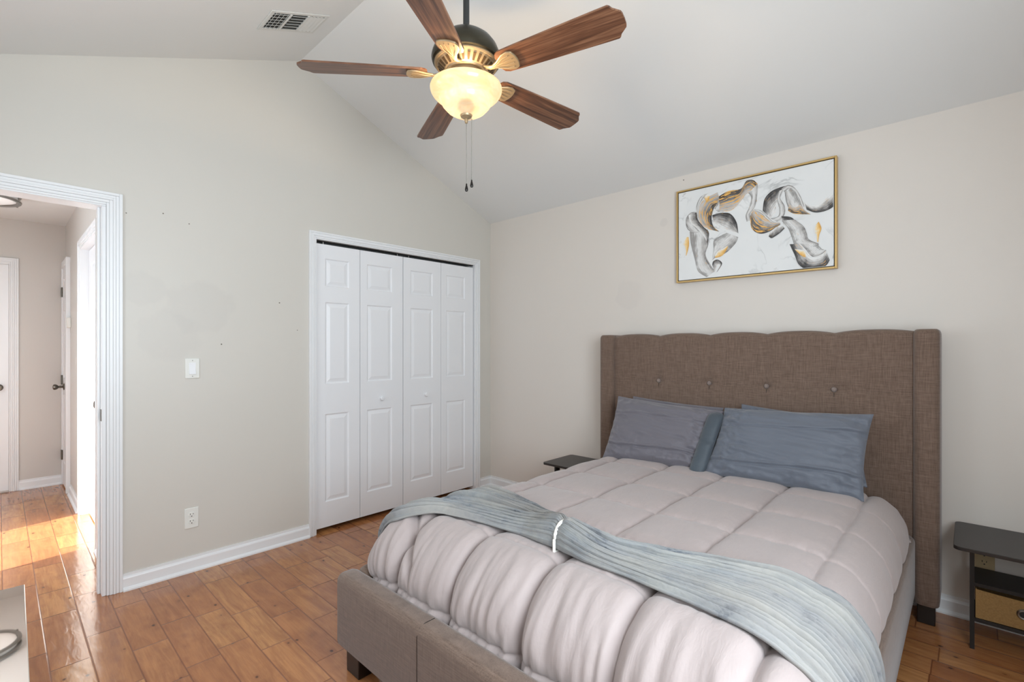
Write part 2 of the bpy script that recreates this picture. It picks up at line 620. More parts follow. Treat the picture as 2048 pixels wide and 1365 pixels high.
# ------------------------------------------------------------------ room shell
XR, YN = 3.85, -3.55            # right wall, near wall
RID_Y, RID_Z, EAVE = -1.773, 3.20, 2.44
SR = (RID_Z - EAVE) / (-RID_Y)
SL = 0.405


def ceil_z(y):
    return EAVE + SR * (-y) if y > RID_Y else RID_Z - SL * (RID_Y - y)


struct('floor', MB().box(-3.1, XR + 0.15, -4.3, 0.15, -0.08, 0.0), M['floor'], 'glossy orange-brown plank floor with dark knots')
# ceiling: one vaulted slab
cy = [0.15, 0.0, RID_Y, YN - 0.15]
cz = [EAVE - SR * 0.15, EAVE, RID_Z, ceil_z(YN - 0.15)]
poly = [(y, z) for y, z in zip(cy, cz)] + [(y, z + 0.1) for y, z in list(zip(cy, cz))[::-1]]
struct('ceiling', MB().prism([(cy[1], cz[1]), (cy[0], cz[0]), (cy[0], cz[0] + .1), (cy[1], cz[1] + .1)], 'x', 0, XR + .15)
       .prism([(cy[2], cz[2]), (cy[1], cz[1]), (cy[1], cz[1] + .1), (cy[2], cz[2] + .1)], 'x', -0.12, XR + .15)
       .prism([(cy[3], cz[3]), (cy[2], cz[2]), (cy[2], cz[2] + .1), (cy[3], cz[3] + .1)], 'x', -0.12, XR + .15),
       M['ceil'], 'smooth white vaulted ceiling rising to a ridge')

D_R, D_L, D_T = -2.79, -3.50, 2.035      # bedroom doorway
C_R, C_L, C_T = -0.198, -1.663, 2.028     # closet opening
w = MB()


def wall_seg(y0, y1, z0):
    pts = [(y0, z0), (y1, z0), (y1, ceil_z(y1) + .02)]
    if y0 < RID_Y < y1: pts.append((RID_Y, RID_Z + .02))
    pts.append((y0, ceil_z(y0) + .02))
    w.prism(pts, 'x', -0.12, 0.0)


JB = .018
wall_seg(-3.70, D_L - JB, 0); wall_seg(D_L - JB, D_R + JB, D_T); wall_seg(D_R + JB, C_L - JB, 0); wall_seg(C_L - JB, C_R + JB, C_T + JB); wall_seg(C_R + JB, 0.0, 0)
struct('wall_left', w, M['wall1'], 'pale greige gable wall with doorway and closet')
struct('wall_far', MB().box(-0.12, XR + .15, 0.0, 0.12, 0, EAVE + .05), M['wall2'], 'pale greige wall behind the headboard')
# right wall with a window opening, near wall with an opening for the added window
WY0, WY1, WZ0, WZ1 = -3.32, -1.98, 0.85, 2.15
w = MB()


def rseg(y0, y1, z0, z1=None):
    if z1 is not None:
        w.box(XR, XR + .12, y0, y1, z0, z1); return
    pts = [(y0, z0), (y1, z0), (y1, ceil_z(y1) + .02)]
    if y0 < RID_Y < y1: pts.append((RID_Y, RID_Z + .02))
    pts.append((y0, ceil_z(y0) + .02))
    w.prism(pts, 'x', XR, XR + .12)


rseg(YN - .12, WY0, 0); rseg(WY0, WY1, 0, WZ0); rseg(WY0, WY1, WZ1); rseg(WY1, 0.0, 0)
struct('wall_right', w, M['wall2'])
NX0, NX1, NZ0, NZ1 = 0.72, 1.88, 1.02, 2.15
zt = ceil_z(YN) + .02
struct('wall_near', MB().box(0, NX0, YN - .12, YN, 0, zt).box(NX0, NX1, YN - .12, YN, 0, NZ0).box(NX0, NX1, YN - .12, YN, NZ1, zt)
       .box(NX1, XR, YN - .12, YN, 0, zt), M['wall2'])


def window(n, axis, a0, a1, z0, z1, wall, out):
    """double hung sash window set in the wall opening"""
    def bx(mb, p0, p1, d0, d1, zz0, zz1):
        d0, d1 = sorted((wall + out * d0, wall + out * d1))
        return mb.box(d0, d1, p0, p1, zz0, zz1) if axis == 'x' else mb.box(p0, p1, d0, d1, zz0, zz1)
    fr = MB(); t = 0.045
    bx(fr, a0, a0 + t, .05, .11, z0, z1); bx(fr, a1 - t, a1, .05, .11, z0, z1)
    bx(fr, a0 + t, a1 - t, .05, .11, z0, z0 + t); bx(fr, a0 + t, a1 - t, .05, .11, z1 - t, z1)
    bx(fr, a0 + t, a1 - t, .06, .10, (z0 + z1) / 2 - .02, (z0 + z1) / 2 + .02)
    c = ((a0 + a1) / 2)
    e = thing('window_%d' % n, (wall + out * .08, c, z0) if axis == 'x' else (c, wall + out * .08, z0), kind='structure')
    obj('window_frame', fr, M['trim'], e)
    gl = MB(); bx(gl, a0 + t, a1 - t, .078, .084, z0 + t, z1 - t)
    obj('pane', gl, M['windowglass'], e)
    cs = MB(); w_ = .07
    bx(cs, a0 - w_, a0, 0, -.018, z0 - w_, z1 + w_); bx(cs, a1, a1 + w_, 0, -.018, z0 - w_, z1 + w_)
    bx(cs, a0, a1, 0, -.018, z1, z1 + w_); bx(cs, a0 - w_, a1 + w_, 0, -.05, z0 - .03, z0)
    obj('window_casing', cs, M['trim'], e, bevel=.004)


window(1, 'x', WY0, WY1, WZ0, WZ1, XR, 1)
window(2, 'y', NX0, NX1, NZ0, NZ1, YN, -1)  # unseen window, made up to go with the added near-wall light

# closet shell behind the bifold doors, its unlit inside coloured near-black
struct('wall_closet', MB().box(-.72, -.66, C_L - .15, C_R + .15, 0, 2.3).box(-.72, -.12, C_L - .15, C_L - .10, 0, 2.3)
       .box(-.72, -.12, C_R + .10, C_R + .15, 0, 2.3).box(-.72, -.12, C_L - .15, C_R + .15, 2.3, 2.35), M['void'])

# hall
HX, HY, HYL, HC = -2.96, -2.72, -3.95, 2.43
struct('ceiling_hall', MB().box(HX - .1, -.12, HYL - .12, HY + .12, HC, HC + .08), M['ceil'], 'flat white hall ceiling')
struct('wall_hall_far', MB().box(HX - .1, HX, HYL - .1, HY + .1, 0, HC), M['hallwall'], 'greige wall at the end of the hall')
BX0, BX1, BT = -1.695, -0.800, 2.035     # bathroom doorway in the hall's right wall
struct('wall_hall_right', MB().box(HX, BX0 - JB, HY, HY + .1, 0, HC).box(BX0 - JB, BX1 + JB, HY, HY + .1, BT + JB, HC).box(BX1 + JB, -.12, HY, HY + .1, 0, HC),
       M['hallwall'], 'greige wall on the right side of the hall')
EX0, EX1 = -1.44, -0.64
struct('wall_hall_left', MB().box(HX, EX0, HYL - .1, HYL, 0, HC).box(EX0, EX1, HYL - .1, HYL, 2.03, HC).box(EX1, -.12, HYL - .1, HYL, 0, HC)
       .box(-.12, -.0, HYL - .1, -3.70, 0, HC), M['hallwall'])


# ---- casings: a stepped colonial profile swept as mitred boards
def casing_profile(mb, axis, wall, sgn, a0, a1, top, wd=.062, bottom=0.0, t=.018):
    """U-shaped casing round an opening on plane axis=wall; sgn: direction it stands out; steps get thinner inward"""
    steps = [(0.0, 0.22, 1.0), (0.22, 0.42, 0.80), (0.42, 0.60, 0.95), (0.60, 0.82, 0.68), (0.82, 1.0, 0.5)]   # from outer edge inward

    def bx(p0, p1, z0, z1, th):
        d0, d1 = sorted((wall, wall + sgn * th))
        if axis == 'x': mb.box(d0, d1, p0, p1, z0, z1)
        else: mb.box(p0, p1, d0, d1, z0, z1)
    for s0, s1, th in steps:
        o0, o1 = wd * (1 - s0), wd * (1 - s1)
        bx(a0 - o0, a0 - o1, bottom, top + o0, t * th)
        bx(a1 + o1, a1 + o0, bottom, top + o0, t * th)
        bx(a0 - o1, a1 + o1, top + o1, top + o0, t * th)
    return mb


struct('trim_1', casing_profile(MB(), 'x', 0, 1, D_L, D_R + .018, D_T - .01, .066), M['trim'], 'white stepped casing round the open bedroom doorway', bevel=.002)
struct('trim_2', casing_profile(MB(), 'x', 0, 1, C_L, C_R, C_T, .052), M['trim'], 'white casing round the closet', bevel=.002)
struct('trim_3', casing_profile(MB(), 'y', HY, -1, BX0, BX1, BT, .066), M['trim'], 'white casing round the sunlit hall door', bevel=.002)
struct('trim_4', casing_profile(MB(), 'x', HX, 1, -3.83, -3.09, 2.02, .06), M['trim'], 'white casing of the door at the hall end', bevel=.002)
struct('trim_5', casing_profile(MB(), 'y', HYL, 1, EX0, EX1, 2.03, .06), M['trim'], bevel=.002)
# jambs
struct('trim_6', MB().box(-.122, 0.002, D_R, D_R + .0175, 0, D_T - .018).box(-.122, .002, D_L - .0175, D_L, 0, D_T - .018).box(-.122, .002, D_L - .0175, D_R + .0175, D_T - .018, D_T - .0005)
       .box(-.085, -.045, D_R - .012, D_R, 0, D_T - .018), M['trim'], 'white jamb and stop of the bedroom doorway', bevel=.002)
struct('trim_7', MB().box(-.13, .001, C_R, C_R + .0175, 0, C_T).box(-.13, .001, C_L - .0175, C_L, 0, C_T).box(-.13, .001, C_L - .0175, C_R + .0175, C_T, C_T + .0175), M['trim'], 'white closet jamb')
struct('trim_8', MB().box(BX1, BX1 + .0175, HY - .001, HY + .10, 0, BT).box(BX0 - .0175, BX0, HY - .001, HY + .1, 0, BT).box(BX0 - .0175, BX1 + .0175, HY - .001, HY + .1, BT, BT + .0175), M['trim'], 'white jamb of the sunlit hall door')
# strike plate of bedroom door
sk = MB().box(-.040, -.004, D_R - .0025, D_R + .001, .905, .965)
tag(obj('strike_plate', sk, M['pewter'], None, bevel=.001), 'small pewter strike plate on the white bedroom door jamb', 'strike plate')


# ---- baseboards
def base_profile(h=.088, t=.014):
    return [(0, 0), (t + .012, 0), (t + .012, .008), (t + .006, .016), (t, .020), (t, h * .72), (t * .8, h * .80), (t * .45, h * .86), (t * .45, h), (0, h)]


def baseboard(name, axis, wall, sgn, a0, a1, label=None):
    pr = base_profile()
    mb = MB()
    if axis == 'x':       # board lies on plane x=wall, runs along y
        mb.prism([(wall + sgn * d, z) for d, z in pr], 'y', a0, a1)
    else:                 # plane y=wall, runs along x
        mb.prism([(wall + sgn * d, z) for d, z in pr], 'x', a0, a1)
    return struct(name, mb, M['trim'], label)


baseboard('baseboard_left', 'x', 0, 1, D_R + .084, C_L - .052, 'white baseboard under the greige wall between doorway and closet')
baseboard('baseboard_corner', 'x', 0, 1, C_R + .052, 0)
baseboard('baseboard_far', 'y', 0, -1, 0, XR, 'white baseboard along the wall behind the bed')
baseboard('baseboard_right', 'x', XR, -1, YN, 0)
baseboard('baseboard_near', 'y', YN, 1, 0, XR)
baseboard('baseboard_hall_far', 'x', HX, 1, -3.03, HY, 'white baseboard at the hall end')
baseboard('baseboard_hall_right', 'y', HY, -1, -2.44, BX0 - .066, 'white baseboard along the hall wall')
baseboard('baseboard_hall_corner', 'y', HY, -1, BX1 + .066, -.12, 'short white baseboard beside the bedroom doorway')


# ---- panelled door leaves
def panel_leaf(mb, axis, face, sgn, a0, a1, z0, z1, cols, rows, thick=.035):
    """leaf with its front on plane axis=face facing sgn; cols/rows: panel intervals in world coords"""
    def P(a, d, z):
        return (face + sgn * d, a, z) if axis == 'x' else (a, face + sgn * d, z)

    def quad(p):
        mb.add(p, [(0, 1, 2, 3)])
    ac = [a0] + [v for c in cols for v in c] + [a1]
    zc = [z0] + [v for r in rows for v in r] + [z1]
    for i in range(len(ac) - 1):
        for j in range(len(zc) - 1):
            A0, A1, Z0, Z1 = ac[i], ac[i + 1], zc[j], zc[j + 1]
            if i % 2 == 1 and j % 2 == 1:
                rings = [(0, 0), (.007, -.007), (.013, -.0075), (.036, -.0015), (.038, -.0015)]
                for (i0, d0), (i1, d1) in zip(rings[:-1], rings[1:]):
                    o = [P(A0 + i0, d0, Z0 + i0), P(A1 - i0, d0, Z0 + i0), P(A1 - i0, d0, Z1 - i0), P(A0 + i0, d0, Z1 - i0)]
                    n = [P(A0 + i1, d1, Z0 + i1), P(A1 - i1, d1, Z0 + i1), P(A1 - i1, d1, Z1 - i1), P(A0 + i1, d1, Z1 - i1)]
                    for k in range(4):
                        k2 = (k + 1) % 4
                        quad([o[k], o[k2], n[k2], n[k]])
                quad(n)
            else:
                quad([P(A0, 0, Z0), P(A1, 0, Z0), P(A1, 0, Z1), P(A0, 0, Z1)])
    b = -thick
    quad([P(a0, b, z0), P(a1, b, z0), P(a1, b, z1), P(a0, b, z1)])
    quad([P(a0, 0, z0), P(a0, 0, z1), P(a0, b, z1), P(a0, b, z0)])
    quad([P(a1, 0, z0), P(a1, 0, z1), P(a1, b, z1), P(a1, b, z0)])
    quad([P(a0, 0, z0), P(a1, 0, z0), P(a1, b, z0), P(a0, b, z0)])
    quad([P(a0, 0, z1), P(a1, 0, z1), P(a1, b, z1), P(a0, b, z1)])
    return mb


def knob_mb(c, axis, sgn, r=.027, l=.06):
    pr = [(0.001, 0), (r * 1.15, 0), (r * 1.15, sgn * .006), (r * .45, sgn * .012), (r * .40, sgn * l * .5), (r * .8, sgn * l * .62),
          (r, sgn * l * .8), (r * .85, sgn * l * .95), (r * .4, sgn * l), (0.001, sgn * l)]
    return MB().lathe(pr, c, 24, axis)


rows = [(.205, .819), (1.030, 1.602), (1.712, 1.906)]
leaf_y = [(-1.659, -1.328), (-1.324, -.9555), (-.9495, -.575), (-.571, -.206)]
for n_, pair in ((1, (0, 1)), (2, (2, 3))):
    ya, yb = leaf_y[pair[0]][0], leaf_y[pair[1]][1]
    e = thing('door_%d' % n_, (-.02, (ya + yb) / 2, .03), 'white panelled bifold closet door, ' + ('left pair of leaves beside the light switch wall' if n_ == 1 else 'right pair of leaves nearest the room corner'), 'closet door', kind='structure')
    for k in pair:
        y0, y1 = leaf_y[k]
        mL = .068 if k in (0, 2) else .055
        mR = .055 if k in (0, 2) else .068
        lf = obj('door_leaf', panel_leaf(MB(), 'x', -.014, 1, y0, y1, .03, 2.004, [(y0 + mL, y1 - mR - .03)], rows), M['white'], e)
        if k in (1, 2):
            yk = -1.150 if k == 1 else -.737
            pr = [(0.001, 0), (.010, 0), (.009, .008), (.016, .016), (.018, .022), (.014, .028), (.001, .030)]
            obj('door_knob', MB().lathe(pr, (-.014, yk, .897), 20, 'x'), M['white'], lf, smooth=True)
    # top pivots
    for yy in ((ya + .06), (yb - .04)):
        obj('pivot_pin', MB().lathe([(.001, 0), (.004, 0), (.004, .024), (.001, .024)], (-.03, yy, 2.004), 8), M['nickel'], e)
# track over the bifold
obj_tr = struct('trim_9', MB().box(-.045, -.02, C_L + .002, C_R - .002, C_T - .006, C_T), M['slot'])


def six_panels(a0, a1):
    w_ = a1 - a0
    m = .11 * w_ / .76
    c = (a0 + a1) / 2
    return [(a0 + m, c - m * .45), (c + m * .45, a1 - m)]


r6 = [(.22, .85), (1.00, 1.62), (1.72, 1.92)]
# hall: sunlit door in right wall, faces -y
e = thing('door_3', ((BX0 + BX1) / 2, HY + .05, .01), 'bright sunlit white door in the hall with a pewter knob', 'door', kind='structure')
lf = obj('door_leaf', panel_leaf(MB(), 'y', HY + .045, -1, BX0 + .003, BX1 - .003, .012, BT - .004, six_panels(BX0, BX1), r6), M['white'], e)
obj('door_knob', knob_mb((BX1 - .058, HY + .045, .915), 'y', -1), M['pewter'], lf, smooth=True)
# hall: end door on far wall faces +x
e = thing('door_4', (HX, -3.46, .01), 'white panelled door at the far end of the hall', 'door', kind='structure')
lf = obj('door_leaf', panel_leaf(MB(), 'x', HX + .006, 1, -3.828, -3.092, .015, 2.018, six_panels(-3.828, -3.092), r6, .03), M['white'], e)
obj('door_knob', knob_mb((HX + .006, -3.155, .93), 'x', 1), M['pewter'], lf, smooth=True)
# hall: narrow linen closet door in the right wall by the corner
LX0, LX1 = -2.955, -2.50
e = thing('door_5', ((LX0 + LX1) / 2, HY - .02, .01), 'narrow white door with three hinges in the hall corner', 'door', kind='structure')
lf = obj('door_leaf', panel_leaf(MB(), 'y', HY - .022, -1, LX0 + .03, LX1 - .045, .015, 2.02, [(LX0 + .11, LX1 - .12)], r6, .02), M['white'], e)
obj('door_knob', knob_mb((LX0 + .20, HY - .022, .925), 'y', -1, .026, .078), M['pewter'], lf, smooth=True)
for hz in (.28, .98, 1.80):
    obj('hinge', MB().box(LX0 + .002, LX0 + .05, HY - .034, HY - .022, hz - .045, hz + .045), M['pewter'], lf, bevel=.002)
struct('trim_10', MB().box(LX0, LX0 + .03, HY - .03, HY, 0, 2.08).box(LX1 - .045, LX1, HY - .03, HY, 0, 2.08).box(LX0 + .0302, LX1 - .0452, HY - .0295, HY, 2.022, 2.0795), M['trim'], 'white casing of the narrow hall door', bevel=.002)

# doorbell / sensor box on the hall wall
e = obj('wall_sensor', MB().box(-2.490, -2.435, HY - .028, HY, 1.455, 1.545), M['plastic'], None, bevel=.005)
tag(e, 'small white sensor box on the hall wall beside the narrow door', 'wall sensor')

# hall ceiling light: double ring flush mount
hc = Vector((-1.93, -3.25, HC))
e = thing('flush_ceiling_light', tuple(hc), 'round white flush ceiling lamp with two nickel rings in the hall', 'ceiling lamp')
R_ = .215
obj('lamp_glass', MB().lathe([(.001, -.085), (.08, -.083), (.15, -.075), (.19, -.06), (.195, -.045), (.195, 0), (.001, 0)], hc, 48), M['lampglass'], e, smooth=True)
for zz, r0 in ((-.022, R_), (-.066, R_)):
    obj('ring', MB().lathe([(r0 - .022, zz - .007), (r0, zz - .009), (r0 + .003, zz), (r0, zz + .007), (r0 - .022, zz + .005), (r0 - .022, zz - .007)], hc, 56), M['nickel'], e, smooth=True)
for k in range(4):
    a = k * pi / 2 + .45
    p = hc + Vector((R_ * cos(a), R_ * sin(a), 0))
    obj('post', MB().tube([p + Vector((-.006, 0, -.001)), p + Vector((-.006, 0, -.078))], .006, 10), M['nickel'], e)

# ------------------------------------------------------------------ switch, outlets, vent
e = thing('light_switch', (0, -2.390, 1.108), 'white rocker light switch on the greige wall between doorway and closet', 'light switch')
obj('wall_plate', MB().box(0, .006, -2.426, -2.354, 1.108, 1.223), M['plastic'], e, bevel=.003)
obj('rocker', MB().prism([(.004, 1.131), (.013, 1.131), (.006, 1.170), (.007, 1.199), (.004, 1.199)], 'y', -2.407, -2.373), M['white'], e, bevel=.0015)
for zz in (1.120, 1.211):
    obj('screw', MB().lathe([(.001, .0), (.003, .0), (.0025, .0075), (.001, .008)], (0, -2.390, zz), 10, 'x'), M['nickel'], e)


def outlet(face_axis, c, label, mat):
    e = thing('wall_outlet', (c[0], c[1], c[2] - .058), label, 'outlet', 'wall outlets')

    def bx(mb, a0, a1, d0, d1, z0, z1):
        if face_axis == 'x': mb.box(c[0] + d0, c[0] + d1, c[1] + a0, c[1] + a1, c[2] + z0, c[2] + z1)
        else: mb.box(c[0] + a0, c[0] + a1, c[1] - d1, c[1] - d0, c[2] + z0, c[2] + z1)
        return mb
    obj('wall_plate', bx(MB(), -.035, .035, 0, .006, -.058, .058), mat, e, bevel=.003)
    for s_ in (-1, 1):
        zc = s_ * .0195
        pts = [(.0165 * cos(a), max(-.0135, min(.0135, .0165 * sin(a)))) for a in [2 * pi * k / 28 for k in range(28)]]
        if face_axis == 'x':
            mb = MB().prism([(c[1] + p[0], c[2] + zc + p[1]) for p in pts], 'x', c[0] + .003, c[0] + .0085)
        else:
            mb = MB().prism([(c[0] + p[0], c[2] + zc + p[1]) for p in pts], 'y', c[1] - .0085, c[1] - .003)
        r = obj('receptacle', mb, mat, e, bevel=.001)
        sl = MB()
        bx(sl, -.0085, -.006, .007, .0088, zc + .000, zc + .009); bx(sl, .006, .0085, .007, .0088, zc + .001, zc + .008)
        bx(sl, -.0025, .0025, .007, .0088, zc - .0105, zc - .0055)
        obj('slots', sl, M['slot'], r)
    return e


outlet('x', (0, -2.394, .306), 'white duplex outlet low on the greige wall left of the closet', M['plastic'])
outlet('y', (3.305, 0, .305), 'ivory outlet on the wall behind the right end table', M['ivory'])

# ceiling register on the left slope
e = thing('ceiling_vent', (.525, -2.03, ceil_z(-2.03)), 'white three-way metal air vent on the sloped ceiling left of the fan', 'air vent')
th_ = math.atan(SL)
ev = Vector((0, cos(th_), sin(th_)))     # up the slope
eu = Vector((1, 0, 0)); en = Vector((0, sin(th_), -cos(th_)))   # outward (down into room)
oc = Vector((.525, -2.03, ceil_z(-2.03)))


def vx(p):        # local (u along x, v along slope, n out of ceiling)
    return oc + eu * p.x + ev * p.y + en * p.z


UW, VW = .108, .168
fr = MB()
fr.box(-UW, UW, -VW, -VW + .022, 0, .006); fr.box(-UW, UW, VW - .022, VW, 0, .006)
fr.box(-UW, -UW + .022, -VW + .022, VW - .022, 0, .006); fr.box(UW - .022, UW, -VW + .022, VW - .022, 0, .006)
fr.box(-UW + .022, UW - .022, -.058, -.046, .002, .009); fr.box(-UW + .022, UW - .022, .044, .056, .002, .009)
obj('vent_frame', fr, M['vent'], e, xf=vx, bevel=.002)
obj('duct_shade', MB().box(-UW + .02, UW - .02, -VW + .02, VW - .02, .0, .0012), M['ventdark'], e, xf=vx)  # flat dark sheet: the shade behind the louvers put in as colour


def slat(u0, u1, v0, v1, tilt_axis, ang):
    """one thin louver tilted about its long axis"""
    c = Vector(((u0 + u1) / 2, (v0 + v1) / 2, .006)); t = .0006
    vs = []
    for du, dv, dn in [(-1, -1, -1), (1, -1, -1), (1, 1, -1), (-1, 1, -1), (-1, -1, 1), (1, -1, 1), (1, 1, 1), (-1, 1, 1)]:
        a, b, n = du * (u1 - u0) / 2, dv * (v1 - v0) / 2, dn * t
        if tilt_axis == 'u': b, n = b * cos(ang) - n * sin(ang), b * sin(ang) + n * cos(ang)
        else: a, n = a * cos(ang) - n * sin(ang), a * sin(ang) + n * cos(ang)
        vs.append((c.x + a, c.y + b, c.z + n))
    return MB().add(vs, [(0, 3, 2, 1), (4, 5, 6, 7), (0, 1, 5, 4), (1, 2, 6, 5), (2, 3, 7, 6), (3, 0, 4, 7)])


lv = []
for k in range(4):
    v = -.136 + k * .023; lv.append(slat(-.084, .084, v - .009, v + .009, 'u', -.75))
for k in range(6):
    u = -.075 + k * .030; lv.append(slat(u - .010, u + .010, -.045, .043, 'v', .7))
for k in range(4):
    v = .066 + k * .023; lv.append(slat(-.084, .084, v - .0115, v + .0115, 'u', .42))
for k in range(6):
    u = -.075 + k * .030; lv.append(slat(u - .0022, u + .0022, -.146, -.06, 'v', 0))
for m_ in lv:
    obj('louver', m_, M['vent'], e, xf=vx)

# ------------------------------------------------------------------ ceiling fan
FX, FY = 1.677, RID_Y
e = thing('ceiling_fan', (FX, FY, RID_Z), 'five-blade ceiling fan with walnut blades, brass irons and a lit glass bowl', 'ceiling fan')
fc = (FX, FY, 0)
obj('canopy', MB().lathe([(.001, 3.195), (.068, 3.19), (.07, 3.16), (.055, 3.12), (.02, 3.10), (.001, 3.10)], fc, 32), M['bronze'], e, smooth=True)
obj('downrod', MB().lathe([(.001, 3.15), (.0135, 3.15), (.0135, 2.66), (.001, 2.66)], fc, 20), M['rod'], e, smooth=True)
obj('motor_housing', MB().lathe([(.001, 2.641), (.03, 2.640), (.06, 2.634), (.09, 2.621), (.115, 2.601), (.134, 2.575), (.145, 2.548), (.149, 2.528), (.145, 2.514), (.132, 2.506), (.001, 2.506)], fc, 56), M['bronze'], e, smooth=True)
ring = obj('vent_ring', MB().lathe([(r, z - .021) for r, z in [(.136, 2.532), (.137, 2.524), (.131, 2.519), (.126, 2.521), (.120, 2.516), (.108, 2.505), (.094, 2.494), (.088, 2.492), (.086, 2.487), (.080, 2.486), (.078, 2.492), (.001, 2.495)]], fc, 56), M['brass'], e, smooth=True)
for k in range(30):
    a = 2 * pi * k / 30
    ra = Vector((cos(a), sin(a), 0)); ta = Vector((-sin(a), cos(a), 0))
    p0 = Vector((FX, FY, 2.4735)) + ra * .0955; p1 = Vector((FX, FY, 2.4925)) + ra * .1195
    nn = Vector((ra.x * .6, ra.y * .6, -.8)) * .0022
    hw0, hw1 = .0042, .0058
    vs = [p0 - ta * hw0 + nn, p0 + ta * hw0 + nn, p1 + ta * hw1 + nn, p1 - ta * hw1 + nn,
          p0 - ta * hw0 - nn, p0 + ta * hw0 - nn, p1 + ta * hw1 - nn, p1 - ta * hw1 - nn]
    obj('vent_slot', MB().add(vs, [(0, 1, 2, 3), (4, 7, 6, 5), (0, 4, 5, 1), (1, 5, 6, 2), (2, 6, 7, 3), (3, 7, 4, 0)]), M['brassdark'], ring)
obj('switch_housing', MB().lathe([(.001, 2.479), (.064, 2.479), (.064, 2.432), (.078, 2.425), (.080, 2.417), (.074, 2.412), (.001, 2.410)], fc, 48), M['brass'], e, smooth=True)
obj('glass_fitter', MB().lathe([(.001, 2.420), (.055, 2.420), (.066, 2.416), (.066, 2.410), (.055, 2.407), (.006, 2.405), (.005, 2.300), (.001, 2.300)], fc, 48), M['brass'], e, smooth=True)
bowl_prof = [(.141, 2.408), (.145, 2.412), (.151, 2.409), (.1545, 2.400), (.152, 2.388), (.145, 2.376), (.133, 2.364), (.119, 2.355), (.111, 2.348), (.107, 2.340), (.103, 2.330), (.095, 2.321), (.082, 2.307), (.063, 2.295), (.040, 2.288), (.012, 2.286)]
inner = [(r - .004, z + .003) for r, z in bowl_prof[::-1]]
obj('glass_bowl', MB().lathe(bowl_prof, fc, 64), M['bowl'], e, smooth=True)
fin = obj('finial', MB().lathe([(.001, 2.306), (.014, 2.303), (.023, 2.297), (.0265, 2.288), (.024, 2.280), (.014, 2.274), (.007, 2.270), (.0075, 2.262), (.006, 2.254), (.001, 2.251)], fc, 28), M['brass'], e, smooth=True)
for k in range(2):
    a = 2.4 + pi * k
    c = (FX + .055 * cos(a), FY + .055 * sin(a), 2.345)
    obj('bulb', MB().lathe([(.001, -.035), (.014, -.031), (.024, -.02), (.029, -.003), (.026, .014), (.016, .03), (.013, .05), (.001, .05)], c, 20), M['bulb'], e, smooth=True)
    pl = bpy.data.lights.new('bulb_light', 'POINT'); pl.energy = 16; pl.color = (1.0, .72, .42); pl.shadow_soft_size = .032
    po = bpy.data.objects.new('bulb_light', pl); COL.objects.link(po); po.location = (c[0] - FX, c[1] - FY, 2.394 - RID_Z); po.parent = e

# pull chains
cdir = Vector((cos(radians(43.3)), sin(radians(43.3)), 0))
for off, z0, z1 in ((.0, 2.253, 1.992), (.0225, 2.268, 2.008)):
    p = Vector((FX, FY, 0)) + cdir * (off + .001) + Vector((.003, -.003, 0)) * (off > 0)
    ch = obj('pull_chain', MB().tube([p + Vector((0, 0, z0)), p + Vector((0, 0, z1))], .0012, 6), M['fob'], e)
    bd = MB(); z = z0
    while z > z1:
        bd.lathe([(.0002, .0018), (.0016, .0010), (.0020, 0), (.0016, -.0010), (.0002, -.0018)], (p.x, p.y, z), 6)
        z -= .0046
    bo = obj('chain_beads', bd, M['chrome'], ch, smooth=True)
    bo['kind'] = 'stuff'
    obj('chain_fob', MB().lathe([(.0005, .002), (.003, .0), (.0032, -.006), (.0065, -.02), (.0072, -.026), (.005, -.032), (.0005, -.034)], (p.x, p.y, z1), 14), M['fob'], ch, smooth=True)

# blades and irons
BZ = 2.463


def blade_xf(ang, pitch):
    ca, sa = cos(ang), sin(ang)

    def f(v):      # local: x radial, y across, z up (relative to BZ)
        y = v.y * cos(pitch) - v.z * sin(pitch)
        z = v.y * sin(pitch) + v.z * cos(pitch)
        return Vector((FX + v.x * ca - y * sa, FY + v.x * sa + y * ca, BZ + z))
    return f


def outline_r():
    pts = []      # half outline, y>0 from root to tip
    return [(.165, .030), (.172, .046), (.19, .055), (.26, .059), (.42, .066), (.60, .0725), (.644, .0735), (.651, .068), (.657, .056), (.668, .046), (.681, .034), (.684, .024), (.685, .0)]


